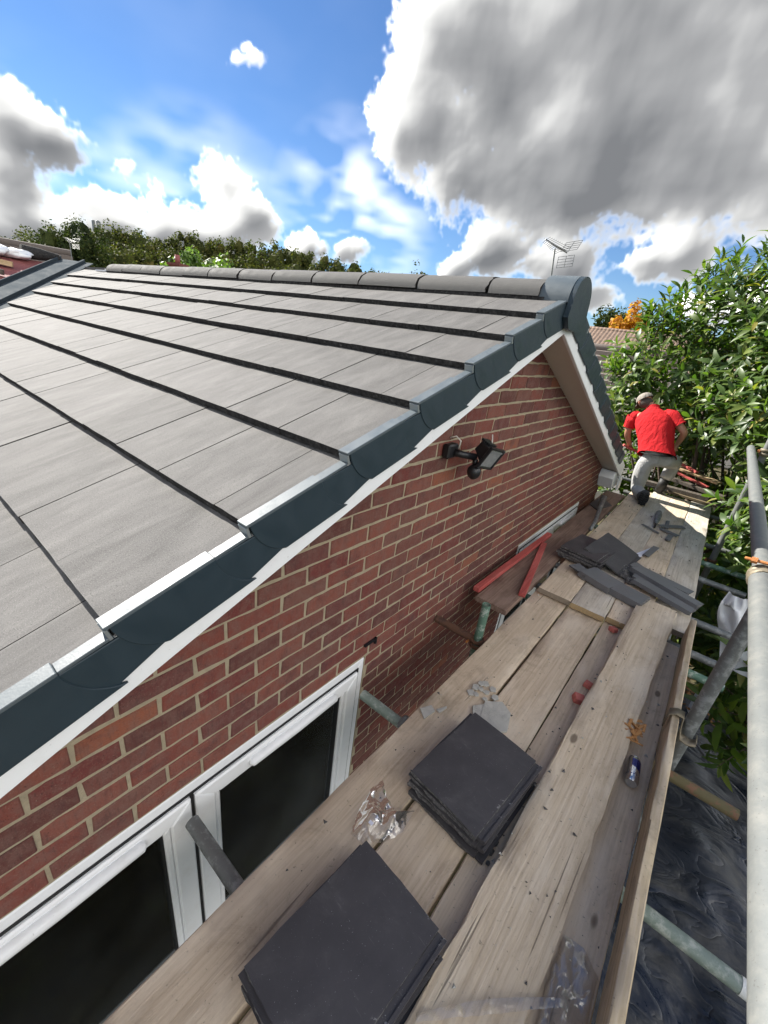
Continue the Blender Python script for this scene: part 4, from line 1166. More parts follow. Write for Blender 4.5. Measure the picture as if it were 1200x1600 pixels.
for k, (a, b, w, dzz, lb) in enumerate([((.80, 3.66), (1.235, 3.50), .10, .02, 'lowest dark trim length in the heap'), ((.86, 3.52), (1.29, 3.42), .09, .045, 'middle dark trim length in the heap'),
                                       ((.84, 3.60), (1.30, 3.40), .08, .072, 'dark trim length crossing over the heap'), ((.80, 3.70), (1.24, 3.60), .09, .05, 'dark trim length at the back of the heap'),
                                       ((.88, 3.44), (1.27, 3.30), .085, .055, 'dark trim length with the pale turned end at the front of the heap'), ((.78, 3.78), (.98, 3.66), .10, .035, 'crumpled dark trim end behind the heap')]):
    angle_piece('trim_length', (*a, tz_ + dzz), (*b, tz_ + dzz - .012), w, .010, .03, 20 + k, lb, g5)
for k, (x, y, lb) in enumerate([(.80, 3.50, 'small broken dark tile lump left of the trim heap'), (.86, 3.44, 'small broken dark tile lump in front of the trim heap'), (.78, 3.57, 'small broken dark tile lump under the slanted tile')]):
    m = MB(); blob(m, (x, y, FZ + .027), (.04, .03, .025), 5, .8, k + 3); m.build('tile_fragment', 'slate_edge', label=lb, cat='fragment', group='broken lumps at the far heap')

# red battens across the brown board
m = MB(); bar(m, (.085, 2.40, FZ - .018), (.100, 3.80, FZ - .015), .046, .034); m.build('red_batten', 'red_wood', bevel=.003, fixn=True, label='long red roofing batten lying against the brick wall', cat='batten', group='red battens')
m = MB(); bar(m, (.335, 2.60, FZ - .0185), (.140, 3.56, FZ - .0185), .046, .030); m.build('red_batten', 'red_wood', bevel=.003, fixn=True, label='shorter red batten slanting across the brown board', cat='batten', group='red battens')
# three red chips
for k, (x, y, s_, lb) in enumerate([(.915, 1.965, .026, 'largest red wood offcut on the deck, nearest the camera'), (.922, 2.11, .021, 'small red wood offcut just beyond the largest one'), (.905, 2.755, .022, 'red wood offcut lying near the step in the deck')]):
    m = MB(); m.M = Matrix.Translation((x, y, DZ + .001 + s_ * .6)) @ Euler((.1, .2, .5 + k)).to_matrix().to_4x4()
    m.box(-s_, s_, -s_ * .9, s_ * .9, -s_ * .55, s_ * .8); m.build('red_offcut', 'red_chip', bevel=.003, label=lb, cat='offcut', group='red wood offcuts')
# drinks can, lying against the plank edge
ca, cb = V((1.216, 1.650, DZ + .0268)), V((1.205, 1.787, DZ + .0268))
can = empty('drinks_can', (1.2, 1.72, DZ), 'slim silver and blue drinks can lying beside the pale plank', 'can')
d = (cb - ca).normalized()
m = MB()
prof = [(.0, .0), (.0005, .018), (.004, .0215), (.010, .0255), (.016, .0262), (.118, .0262), (.126, .0245), (.133, .022), (.1345, .0225), (.136, .0215)]
m.tube([ca + d * s_ for s_, r in prof], [max(r, .001) for s_, r in prof], 28)
m.tube([ca - d * .0005, ca + d * .004], [.0205, .012], 28, True)
m.build('can_body', 'alu', can, smooth='auto')
def canpatch(m, a0, a1, s0f, s1f, r):
    n = 14; k = 6; u = V((0, 0, 1)); x = d.cross(u).normalized(); y = x.cross(d)
    pts = []
    for i in range(n + 1):
        f = i / n; a = a0 + (a1 - a0) * f
        for j in range(k + 1):
            s_ = s0f(f) + (s1f(f) - s0f(f)) * j / k
            pts.append(ca + d * s_ + x * r * math.cos(a) + y * r * math.sin(a))
    m.add(pts, [(i * (k + 1) + j, i * (k + 1) + j + 1, (i + 1) * (k + 1) + j + 1, (i + 1) * (k + 1) + j) for i in range(n) for j in range(k)])
m = MB()
canpatch(m, R(15), R(118), lambda f: .055 + .022 * f, lambda f: .117, .02645)
canpatch(m, R(-60), R(240), lambda f: .030, lambda f: .034, .02645)
canpatch(m, R(195), R(280), lambda f: .060 - .02 * f, lambda f: .117, .02645)
m.build('blue_print', 'alu_blue', can, smooth=True, fixn=False)
# orange shavings
m = MB(); rnd = random.Random(8)
for k in range(26):
    x, y = 1.16 + rnd.gauss(0, .018), 1.895 + rnd.gauss(0, .035)
    a = rnd.uniform(0, 6.28); L = rnd.uniform(.012, .035); c = V((x, y, DZ + .062 + rnd.uniform(.0, .02)))
    q = V((math.cos(a), math.sin(a), rnd.uniform(-.3, .3))) * L; r_ = V((-math.sin(a), math.cos(a), .3)) * .006
    m.hexa([c - q - r_, c + q - r_, c + q + r_, c - q + r_] + [p + V((0, 0, .003)) for p in (c - q - r_, c + q - r_, c + q + r_, c - q + r_)])
bar(m, (1.135, 1.835, DZ + .064), (1.215, 1.845, DZ + .066), .006, .005); bar(m, (1.165, 1.90, DZ + .07), (1.19, 1.845, DZ + .07), .008, .005)
m.build('wood_shavings', 'shaving', fixn=True, label='little heap of orange wood splinters next to the drinks can', cat='shavings')
# pale broken shards
def shard(name, poly, z, t, label, mt='shard', grp='pale broken shards', tilt=0.0):
    m = MB(); m.prism([(x, y, z + tilt * i) for i, (x, y) in enumerate(poly)], (0, 0, t)); return m.build(name, mt, bevel=.0015, fixn=True, label=label, cat='shard', group=grp)
shard('pale_shard', [(.575, 1.60), (.64, 1.66), (.70, 1.625), (.73, 1.52), (.70, 1.475), (.60, 1.50)], DZ + .002, .012, 'largest pale shard partly under the middle tile stack')
shard('pale_shard', [(.545, 1.53), (.585, 1.59), (.605, 1.50), (.59, 1.45)], DZ + .002, .010, 'pale shard in front of the largest shard by the middle stack')
rnd = random.Random(12)
for k in range(11):
    x, y = .50 + .075 * (k % 4) / 3 * 1.2 + rnd.uniform(-.01, .01), 1.60 + .05 * (k // 4) + rnd.uniform(-.012, .012)
    r_ = rnd.uniform(.016, .028); a0 = rnd.uniform(0, 6)
    shard('pale_shard', [(x + r_ * rnd.uniform(.7, 1.2) * math.cos(a0 + i * 1.257), y + r_ * rnd.uniform(.7, 1.2) * math.sin(a0 + i * 1.257)) for i in range(5)], DZ + .002 + .003 * (k % 3), .006, ('small pale shard in the shattered cluster beyond the middle stack'))
shard('pale_shard', [(.372, 1.335), (.40, 1.39), (.432, 1.375), (.42, 1.30)], DZ + .002, .007, 'pale shard alone near the flaked tube end', grp=None)
shard('pale_shard', [(.43, 1.385), (.455, 1.44), (.462, 1.43), (.452, 1.38)], DZ + .002, .006, 'thin pale sliver beside the lone shard', grp=None)
# crumbs and mortar flecks scattered over the boards
m = MB(); rnd = random.Random(21)
for k in range(420):
    y = rnd.uniform(.5, 6.3); x = rnd.uniform(.37, 1.27)
    s_ = rnd.choice([.002, .003, .003, .004, .005, .008]); z = (FZ if y > 2.85 else DZ) + .001
    if y < 3.3 and .92 < x < 1.2: z = DZ + .05 + (y * .0137)
    a = rnd.uniform(0, 6.28)
    p = [(x + s_ * rnd.uniform(.6, 1.6) * math.cos(a + i * 2.1), y + s_ * rnd.uniform(.6, 1.6) * math.sin(a + i * 2.1), z) for i in range(3)]
    m.add(p + [(x, y, z + s_ * .9)], [(0, 1, 3), (1, 2, 3), (2, 0, 3)], rnd.choice([0, 0, 1]))
m.build('deck_crumbs', ['slate_edge', 'shard'], label='crumbs of mortar and tile scattered over the deck', cat='crumbs', kind='stuff')
for k, (x, y, s_, lb) in enumerate([(.897, 1.06, .010, 'dark pebble on the board right of the middle stack'), (.895, 1.02, .012, 'brown pebble on the board between the two tile stacks'), (.905, .985, .007, 'tiny dark pebble nearest the pale plank')]):
    m = MB(); blob(m, (x, y, DZ + s_ * .7), (s_, s_ * 1.3, s_ * .8), 5, .5, k); m.build('pebble', 'slate_edge', smooth=True, label=lb, cat='pebble')

# clear plastic bags
def filmsheet(name, outline, z0, hgt, seed, label, n=26, extra=None):
    """crumpled film: star-shaped outline about its centre, puckered upwards"""
    c = V((sum(p[0] for p in outline) / len(outline), sum(p[1] for p in outline) / len(outline)))
    L = len(outline)
    def edge(u):
        f = (u % 1) * L; i = int(f); t = f - i
        a, b = V(outline[i % L]), V(outline[(i + 1) % L]); return a.lerp(b, t)
    m = MB()
    def fn(u, v):
        p = c.lerp(edge(u), v)
        q = (p.x * 13 + 2 * p.y, p.y * 9, seed)
        r1 = abs(nz(q)); r2 = abs(nz((p.x * 42, p.y * 42, seed + 5))); r3 = nz((p.x * 7, p.y * 7, seed + 9))
        z = z0 + hgt * (max(0, 1 - v ** 3) * (.35 + 1.0 * r1 + .6 * r3) + .08 * r2) 
        return (p.x + .006 * nz((p.x * 60, p.y * 60, 3)), p.y + .006 * nz((p.x * 60, p.y * 60, 7)), max(z0 + .001, z))
    m.grid(fn, n * 4, n)
    if extra: extra(m)
    return m.build(name, 'film', smooth=True, label=label, cat='plastic bag')
cb1 = filmsheet('clear_bag', [(.467, .955), (.455, .90), (.475, .80), (.508, .728), (.56, .74), (.61, .79), (.635, .86), (.625, .95), (.57, .90), (.51, .92)], DZ, .05, 3.0, 'crumpled clear plastic bag between the two dark tile stacks')
m = MB(); m.box(.540, .556, .778, .790, DZ + .045, DZ + .046); m.build('price_label', 'label_white', cb1)
filmsheet('clear_bag', [(1.165, .98), (1.22, .985), (1.270, .95), (1.272, .80), (1.255, .64), (1.20, .60), (1.168, .70), (1.16, .85)], DZ + .004, .045, 7.0, 'crumpled clear film by the toe board at the bottom of the picture')
m = MB()
def strip(u, v):
    a = V((.93, .52)).lerp(V((1.20, .80)), u); w = .014 * (1 - .8 * abs(u - .5))
    s_ = V((-.70, .70)); x, y = a.x + s_.x * w * (v - .5) * 2, a.y + s_.y * w * (v - .5) * 2
    return (x, y, DZ + .056 + .018 * abs(nz((x * 18, y * 18, 2))) + .02 * math.sin(u * 3.14))
m.grid(strip, 60, 10); m.build('film_strip', 'film', label='thin twisted strip of clear film across the pale plank', cat='plastic film')

# brush, offcuts and scraps at the far end
br = empty('hand_brush', (.77, 5.2, FZ), 'worn grey brush lying on the far deck beside the kneeling man', 'brush')
m = MB(); m.tube([(.765, 5.46, FZ + .045), (.775, 5.36, FZ + .04), (.785, 5.24, FZ + .03), (.79, 5.10, FZ + .02)], [.030, .034, .028, .020], 10); m.build('head', 'galv_dark', br, smooth=True)
m = MB(); m.tube([(.79, 5.08, FZ + .02), (.80, 4.98, FZ + .015)], [.014, .010], 8); m.build('ferrule', 'black_plastic', br, smooth=True)
for k, (a, b, w, lb) in enumerate([((.69, 4.93), (.86, 4.83), .014, 'thin dark strip lying left of the grey brush'), ((.83, 5.06), (1.03, 5.30), .05, 'dark bent trim offcut beside the grey brush'), ((.86, 4.98), (1.02, 4.93), .05, 'dark flat trim offcut nearest the camera by the brush'),
                                   ((.88, 5.32), (.90, 5.05), .03, 'grey upright-looking strip behind the brush offcuts'), ((.96, 4.86), (.955, 4.70), .045, 'short dark trim stub on the far deck'), ((.90, 4.38), (.86, 4.08), .05, 'curved dark trim piece beyond the trim heap')]):
    angle_piece('trim_offcut', (*a, FZ + .028), (*b, FZ + .022), w, .006, .014, 40 + k, lb, 'trim offcuts on the far deck')
m = MB(); bar(m, (.80, 4.05, FZ + .002), (.90, 4.40, FZ + .002), .05, .006); m.build('pale_strip', 'label_white', fixn=True, label='pale strip lying on the far deck beyond the trim heap', cat='strip')
m = MB(); m.tube([(.35, 4.22, FZ + .03), (.33, 4.45, FZ + .045), (.27, 4.85, FZ + .07), (.205, 5.28, FZ + .09)], [(.018, .018), (.018, .015), (.022, .016), (.034, .016)], 10)
m.build('pry_bar', 'galv_dark', smooth=True, label='dark grey pry bar leaning over the gap beside the brown board', cat='tool')
shard('grey_scrap', [(.13, 5.6), (.30, 5.36), (.22, 5.02), (.10, 5.15)], FZ - .018, .010, 'flat grey slate scrap on the brown board by the eave', 'slate', None)
# timber heap beyond the deck
for k, (a, b, w, h, mt, lb) in enumerate([((.42, 6.75, -1.52), (1.16, 6.68, -1.50), .10, .05, 'dark_wood', 'dark weathered timber at the very end of the deck'), ((.55, 7.0, -1.42), (1.30, 6.78, -1.46), .10, .045, 'dark_wood', 'dark timber lying second in the heap beyond the deck'),
                                          ((.60, 7.15, -1.33), (1.10, 6.9, -1.40), .05, .03, 'red_wood', 'red batten in the timber heap beyond the deck'), ((.52, 7.25, -1.28), (1.20, 7.0, -1.33), .14, .03, 'fresh_wood', 'pale broad plank in the heap beyond the deck'),
                                          ((.66, 7.30, -1.24), (.92, 7.05, -1.27), .05, .03, 'red_wood', 'short red batten on top of the heap beyond the deck'), ((.70, 6.66, -1.54), (1.25, 6.60, -1.54), .04, .03, 'twig', 'thin grey branch lying along the deck end')]):
    m = MB(); bar(m, a, b, w, h); m.build('heap_timber', mt, bevel=.003, fixn=True, label=lb, cat='timber', group='timber heap beyond the deck')
tubeobj('transom_tube', (.0, 7.05, -1.60), (1.5, 7.05, -1.60), 'galv_dark', label='dark tube under the timber heap beyond the deck', group=GT)

# ================================================================== KNEELING MAN
man = empty('person', (.48, 6.05, FZ), 'man in red polo shirt and grey trousers kneeling at the deck end, seen from behind', 'person')
def skin_obj(name, verts, edges, radii, mt, parent, sub=2, root=0):
    me = bpy.data.meshes.new(name)
    o0 = ORI[parent.name]
    me.from_pydata([tuple(V(v) - o0) for v in verts], edges, [])
    me.materials.append(MAT[mt])
    o = put(name, me, o0, parent)
    sk = o.modifiers.new('skin', 'SKIN'); sk.use_smooth_shade = True; sk.branch_smoothing = .4
    for i, r in enumerate(radii):
        d = me.skin_vertices[0].data[i]
        d.radius = r if isinstance(r, tuple) else (r, r)
        d.use_root = (i == root)
    sb = o.modifiers.new('sub', 'SUBSURF'); sb.levels = sub; sb.render_levels = sub
    return o
J = dict(pelvis=(.48, 6.14, -1.04), waist=(.44, 6.20, -.92), chest=(.33, 6.33, -.68), necb=(.235, 6.41, -.525), neck=(.19, 6.435, -.475), head=(.105, 6.47, -.440), htop=(.070, 6.490, -.378),
         shL=(.045, 6.40, -.60), elL=(.035, 6.43, -.87), wrL=(.085, 6.58, -1.02), shR=(.415, 6.38, -.505), elR=(.655, 6.30, -.70), wrR=(.615, 6.47, -.87),
         hipL=(.375, 6.13, -1.09), knL=(.405, 6.13, -1.475), anL=(.535, 5.76, -1.475), hipR=(.60, 6.16, -1.05), knR=(.67, 6.54, -1.07), anR=(.625, 6.49, -1.46))
names = list(J)
vs = [J[n] for n in names]
ix = {n: i for i, n in enumerate(names)}
def E_(*c): return [(ix[a], ix[b]) for a, b in zip(c, c[1:])]
ed = E_('pelvis', 'waist', 'chest', 'necb', 'neck', 'head', 'htop') + E_('chest', 'shL', 'elL', 'wrL') + E_('chest', 'shR', 'elR', 'wrR') + E_('pelvis', 'hipL', 'knL', 'anL') + E_('pelvis', 'hipR', 'knR', 'anR')
rad = dict(pelvis=.12, waist=.11, chest=.12, necb=.06, neck=.052, head=.086, htop=.07, shL=.055, elL=.042, wrL=.030, shR=.055, elR=.044, wrR=.030, hipL=.075, knL=.055, anL=.04, hipR=.075, knR=.055, anR=.04)
radl = [rad[n] for n in names]
# hands: palm and five fingers each, growing from the wrist
def hand(wr, pal, dirs, L):
    b = len(vs); vs.append(pal); radl.append((.030, .022)); ed.append((ix[wr], b))
    for (dx, dy, dz), l in zip(dirs, L):
        d = V((dx, dy, dz)).normalized(); p1 = V(pal) + d * l * .55; p2 = p1 + (d + V((0, .2, -.8))).normalized() * l * .5
        k = len(vs); vs.extend([tuple(p1), tuple(p2)]); radl.extend([.010, .008]); ed.extend([(b, k), (k, k + 1)])
hand('wrL', (.10, 6.64, -1.07), [(-.5, .7, -.2), (-.2, 1, -.4), (.05, 1, -.5), (.3, .9, -.5), (.9, .2, -.2)], [.08, .09, .095, .085, .065])
hand('wrR', (.60, 6.54, -.93), [(-.9, .2, -.2), (-.3, 1, -.4), (-.05, 1, -.5), (.2, .9, -.5), (.45, .7, -.3)], [.065, .09, .095, .085, .08])
body = skin_obj('body', vs, ed, radl, 'skin', man)
# ear and nose
m = MB(); blob(m, (.055, 6.40, -.445), (.018, .012, .03), 6, .1); blob(m, (.18, 6.39, -.455), (.01, .012, .028), 6, .1); blob(m, (.05, 6.565, -.46), (.014, .02, .018), 6, .1)
m.build('face_detail', 'skin', body, smooth=True)
m = MB(); blob(m, (.120, 6.445, -.447), (.086, .075, .070), 8, .05); m.build('hair', 'hair', man, smooth=True)
# baseball cap tipped forward and to the left
m = MB()
m.M = Matrix.Translation((.094, 6.474, -.418)) @ Euler((R(-34), R(-26), R(34))).to_matrix().to_4x4()
def dome(u, v):
    th, ph = u * 2 * math.pi, v * math.pi / 2
    return (.098 * math.cos(th) * math.cos(ph), .108 * math.sin(th) * math.cos(ph), .088 * math.sin(ph) ** .85)
m.grid(dome, 24, 8)
cap = m.build('cap', 'cap', man, smooth=True)
m = MB()
m.M = Matrix.Translation((.094, 6.474, -.418)) @ Euler((R(-34), R(-26), R(34))).to_matrix().to_4x4()
def brim(u, v):
    a = R(25) + u * R(130); r0, r1 = .100, .100 + .075 * math.sin(u * math.pi) ** .6
    r = r0 + (r1 - r0) * v
    return (r * math.cos(a), r * math.sin(a) * 1.06, -.004 - .025 * v)
m.grid(brim, 16, 5)
bo = m.build('brim', 'hair', cap, smooth=True); bo.modifiers.new('s', 'SOLIDIFY').thickness = .004
# shirt: lofted along the leaning spine
lat = V((.955, -.05, .26)).normalized()
def loft(m, rings, n=28):
    pts = []
    for c, hw, hd, lx, pw in rings:
        c = V(c)
        for k in range(n):
            a = 2 * math.pi * k / n
            ca, sa = math.cos(a), math.sin(a)
            x = math.copysign(abs(ca) ** pw, ca) * hw; y = math.copysign(abs(sa) ** pw, sa) * hd
            dep = ax.cross(lx).normalized()
            f = 1 + .07 * nz((x * 9 + c.z * 5, c.z * 3, y * 9)) + .02 * nz((x * 22 - c.z * 9, c.z * 6, y * 22))
            pts.append(c + lx * x * f + dep * y * f)
    L = len(rings)
    m.add(pts, [(i * n + k, i * n + (k + 1) % n, (i + 1) * n + (k + 1) % n, (i + 1) * n + k) for i in range(L - 1) for k in range(n)])
ax = (V(J['necb']) - V(J['pelvis'])).normalized()
hz = V((.99, .02, .10)).normalized()
m = MB()
rings = []
for t, hw, hd, pw in [(.02, .212, .165, .8), (.06, .205, .16, .8), (.18, .195, .15, .8), (.35, .195, .15, .8), (.52, .205, .15, .8), (.68, .215, .145, .8), (.79, .208, .135, .9), (.88, .178, .115, .95), (.95, .125, .088, 1), (1.0, .085, .075, 1), (1.035, .07, .065, 1)]:
    c = V(J['pelvis']).lerp(V(J['necb']), t) + V((0, 0, .0)) + ax * .0
    rings.append((c + V((.0, .0, .012)), hw, hd, hz.lerp(lat, min(1, t * 1.3)).normalized(), pw))
loft(m, rings, 36)
shirt = m.build('shirt', 'shirt_red', man, smooth=True, fixn=True)
for s0, s1, nm in (('shL', 'elL', 'sleeve'), ('shR', 'elR', 'sleeve')):
    a, b = V(J[s0]), V(J[s1])
    c0 = V(J['chest']).lerp(a, .55)
    m = MB(); m.tube([c0.lerp(a, .2) - V((0, 0, .03)), a.lerp(c0, .45) - V((0, 0, .03)), a.lerp(c0, .10) - V((0, 0, .018)), a.lerp(b, .16), a.lerp(b, .36), a.lerp(b, .58), a.lerp(b, .66)], [.05, .058, .070, .078, .077, .075, .079], 18, False)
    blob(m, a.lerp(c0, .20) - V((0, 0, .02)), (.072, .070, .066), 8, .03)
    m.build(nm, 'shirt_red', shirt, smooth=True)
m = MB(); p = V(J['necb']); m.tube([p - ax * .01, p + ax * .035, p + ax * .06], [.078, .072, .070], 18, False); m.build('collar', 'shirt_red', shirt, smooth=True)
# trousers
P = dict(b=(.465, 6.165, -.985), p=J['pelvis'], hL=J['hipL'], tL=(.385, 6.14, -1.28), kL=J['knL'], sL=(.47, 5.95, -1.475), aL=(.515, 5.83, -1.475), hR=J['hipR'], tR=(.64, 6.37, -1.07), kR=(.67, 6.53, -1.09), sR=(.65, 6.52, -1.25), aR=(.635, 6.50, -1.36))
pn = list(P); pi_ = {n: i for i, n in enumerate(pn)}
def PE(*c): return [(pi_[a], pi_[b]) for a, b in zip(c, c[1:])]
skin_obj('trousers', [P[n] for n in pn], PE('b', 'p', 'hL', 'tL', 'kL', 'sL', 'aL') + PE('p', 'hR', 'tR', 'kR', 'sR', 'aR'),
         [(.17, .14), (.175, .155), .115, .105, .078, .078, .074, .115, .098, .088, .085, .088], 'trousers', man, root=1)
m = MB(); ax2 = V((0, 0, 1)); 
pts_ = [V((.465, 6.165, -.975)) + hz * .192 * math.cos(a) + V((0, 1, .1)) * .158 * math.sin(a) for a in [k * 2 * math.pi / 24 for k in range(25)]]
m.tube(pts_, [(.018, .006)] * 25, 8, True, up=(0, 0, 1)); m.build('belt', 'boot_black', man, smooth=True)
# boots
m = MB()
m.tube([(.51, 5.86, -1.475), (.535, 5.77, -1.47), (.545, 5.72, -1.45), (.550, 5.69, -1.42)], [.058, .060, .056, .040], 14)
lb = m.build('boot', 'boot', man, smooth=True); lb['label'] = 'left boot with its sole turned to the camera'
m = MB()
def solef(u, v):
    a = 2 * math.pi * u; r = v
    z = .125 * math.sin(a) * r; x = (.052 + .010 * math.sin(a)) * math.cos(a) * r
    return (.555 + x, 5.672 + .012 * nz((x * 20, z * 20, 1)) + .03 * (z - .02), -1.462 + z * .66)
m.grid(solef, 24, 5)
for k in range(6):
    zz = -1.53 + k * .025
    for sx in (-1, 1): m.box(.555 + sx * .008 if sx > 0 else .515, .595 if sx > 0 else .547, 5.652, 5.676, zz, zz + .014)
so_ = m.build('sole', 'boot_black', lb, fixn=True)
m = MB(); m.tube([(.54, 5.75, -1.45), (.55, 5.70, -1.40), (.553, 5.685, -1.385)], [.05, .052, .04], 12); m.build('heel', 'boot', lb, smooth=True)
m = MB()
m.tube([(.635, 6.50, -1.34), (.628, 6.50, -1.42), (.62, 6.52, -1.49)], [.056, .056, .054], 14); m.tube([(.62, 6.49, -1.50), (.615, 6.60, -1.505), (.61, 6.74, -1.52)], [(.05, .045), (.052, .04), (.036, .024)], 14)
m.build('boot', 'boot_black', man, smooth=True)
# red batten in his left hand
m = MB(); bar(m, (.02, 6.52, -1.05), (.22, 6.62, -1.12), .045, .03); m.build('held_batten', 'red_wood', fixn=True, bevel=.003, label='short red batten held in the kneeling man\'s left hand', cat='batten')

# ================================================================== LAUREL
def leaf_geo(L, W, droop, fold):
    """leaf along +Y from the stem, 5 stations, folded on the midrib"""
    st = [(0, .05), (.22, .72), (.5, 1.0), (.78, .68), (1.0, .02)]
    pts = []
    for t, w in st:
        z = -droop * t * t * L
        h = w * W / 2
        pts += [(-h, t * L, z + fold * h), (0, t * L, z), (h, t * L, z + fold * h)]
    f = []
    for i in range(4):
        for j in range(2):
            f.append((i * 3 + j, i * 3 + j + 1, (i + 1) * 3 + j + 1, (i + 1) * 3 + j))
    return pts, f
def foliage(seed, n_shoot, inside, zlo, zhi, box, up_bias=.6, leafL=(.11, .175), nl=(8, 13), surf=None):
    """list of leaf matrices growing on shoots through the volume given by inside(p) (0 outside .. 1 core)"""
    rnd = random.Random(seed); out = []; shoots = []
    tries = 0
    while len(shoots) < n_shoot and tries < n_shoot * 60:
        tries += 1
        p = V((rnd.uniform(box[0], box[1]), rnd.uniform(box[2], box[3]), rnd.uniform(zlo, zhi)))
        k, g = inside(p)
        if k <= 0 or rnd.random() > (1.15 - k * .95): continue
        d = (g * 1.0 + V((rnd.uniform(-.6, .6), rnd.uniform(-.6, .6), up_bias + rnd.uniform(-.3, .5)))).normalized()
        shoots.append((p, d))
        Ls = rnd.uniform(.16, .36); n = rnd.randint(*nl)
        a0 = rnd.uniform(0, 6.28)
        u = d.cross(V((.3, .5, .8))).normalized(); w = d.cross(u)
        for i in range(n):
            t = i / (n - 1)
            a = a0 + i * 2.4
            o = u * math.cos(a) + w * math.sin(a)
            q = p + d * Ls * t
            tilt = R(75 - 45 * t) + rnd.uniform(-.2, .2)
            ld = (d * math.cos(tilt) + o * math.sin(tilt)).normalized()
            nn = (d * math.sin(tilt) - o * math.cos(tilt)).normalized()
            nn = (nn + V((0, 0, .35))).normalized(); xx = ld.cross(nn).normalized(); nn = xx.cross(ld)
            L = rnd.uniform(*leafL) * (1 - .25 * abs(t - .45))
            out.append((q, xx, ld, nn, L))
    return out, shoots
BL = [((.55, 7.9, -.35), (1.15, .8, 1.2)), ((.10, 7.7, -.05), (.66, .6, .80)), ((.70, 7.9, .55), (.80, .7, .85)), ((1.35, 7.6, .35), (1.0, .9, 1.2)), ((1.65, 7.0, -.5), (.85, 1.1, 1.2)),
      ((2.1, 6.1, -.7), (.70, 1.3, 1.15)), ((2.05, 5.1, -1.2), (.55, 1.1, .95)), ((.20, 7.5, -.95), (.80, .5, .65)), ((1.0, 7.6, -1.5), (1.3, .8, .95)), ((1.95, 6.2, -2.1), (.62, 1.7, 1.1)), ((2.6, 6.7, .4), (.9, 1.0, 1.1)), ((-.35, 7.5, -.75), (.32, .4, .40)), ((2.2, 4.6, -2.3), (.5, .9, .8))]
def laurel_in(p):
    if p.x < 1.45 and p.y < 7.45 and p.z < -.8: return 0, V((0, 0, 1))
    best, g = -1, V((0, 0, 1))
    for c, r in BL:
        q = V(((p.x - c[0]) / r[0], (p.y - c[1]) / r[1], (p.z - c[2]) / r[2]))
        k = 1 - q.length + .16 * nz((p.x * 2.3, p.y * 2.3, p.z * 2.3))
        if k > best: best, g = k, (q.normalized() if q.length > .01 else V((0, 0, 1)))
    return min(1, max(0, best * 1.4)), g
leaves, shoots = foliage(4, 2300, laurel_in, -3.2, 1.7, (-.8, 3.6, 3.6, 8.8), leafL=(.15, .225), nl=(8, 12))
laurel = empty('laurel_bush', (1.2, 7.6, G), 'tall glossy green laurel bush behind the man and the scaffold rail', 'bush')
# young upright tips standing clear of the top
tips = []
rnd = random.Random(9)
for (x, y, z, h) in [(-.26, 7.45, .62, .22), (-.05, 7.4, .70, .24), (.02, 7.5, .95, .22), (.20, 7.4, 1.18, .34), (.36, 7.5, 1.25, .26), (.46, 7.4, 1.30, .34), (.62, 7.5, 1.34, .30), (.80, 7.4, 1.32, .3), (.98, 7.3, 1.35, .3), (.10, 7.6, 1.0, .2)]:
    d = V((rnd.uniform(-.15, .15), 0, 1)).normalized(); a0 = rnd.uniform(0, 6)
    shoots.append((V((x, y, z - .25)), d))
    for i in range(14):
        t = i / 13; a = a0 + i * 2.4
        o = V((math.cos(a), math.sin(a), 0)); tilt = R(70 - 50 * t)
        ld = (d * math.cos(tilt) + o * math.sin(tilt)).normalized(); nn = (d * math.sin(tilt) - o * math.cos(tilt)).normalized()
        xx = ld.cross(nn).normalized(); nn = xx.cross(ld)
        leaves.append((V((x, y, z - .25)) + d * (h + .12) * t, xx, ld, nn, .175 * (1 - .2 * t)))
rnd = random.Random(2)
var = [leaf_geo(1.0, .30, .35, .30), leaf_geo(1.0, .33, .55, .2), leaf_geo(1.0, .27, .2, .45)]
lme = []
for k, (p_, f_) in enumerate(var):
    q = MB(); q.add(p_, f_); lme.append(q.mesh('leaf', 'laurel_leaf', (0, 0, 0), smooth=True))
eye = V((1.017, 0, 0)); fwd = V((-0.552368, 0.734003, -0.395131)); rgt = V((0.76088, 0.637568, 0.120698)); dwn = V((0.340516, -0.233977, -0.910661))
def score(l):
    d = l[0] - eye; z = d.dot(fwd)
    if z < .5: return 0
    x, y = d.dot(rgt) / z, d.dot(dwn) / z
    if not (-.9 < x < .91 and -1.2 < y < 1.2): return 0
    return abs(l[3].dot(d.normalized())) * l[4] ** 2 / z ** 2
leaves.sort(key=score, reverse=True)
big = MB()
for i, (q, xx, ld, nn, L) in enumerate(leaves):
    k = rnd.randrange(3)
    Mx = Matrix(((xx.x, ld.x, nn.x, q.x), (xx.y, ld.y, nn.y, q.y), (xx.z, ld.z, nn.z, q.z), (0, 0, 0, 1))) @ Matrix.Scale(L, 4)
    if i < 300:
        o = put('leaf', lme[k], q, laurel)
        o.rotation_euler = Mx.to_3x3().normalized().to_euler(); o.scale = (L, L, L)
    else:
        big.M = Mx; big.add(*var[k])
big.build('foliage', 'laurel_leaf', laurel, smooth=True, kind='stuff')
m = MB(); rnd = random.Random(6)
for (p, d) in shoots[::2]:
    m.tube([p - d * .12, p + d * .12, p + d * .30], [.006, .005, .002], 4, False)
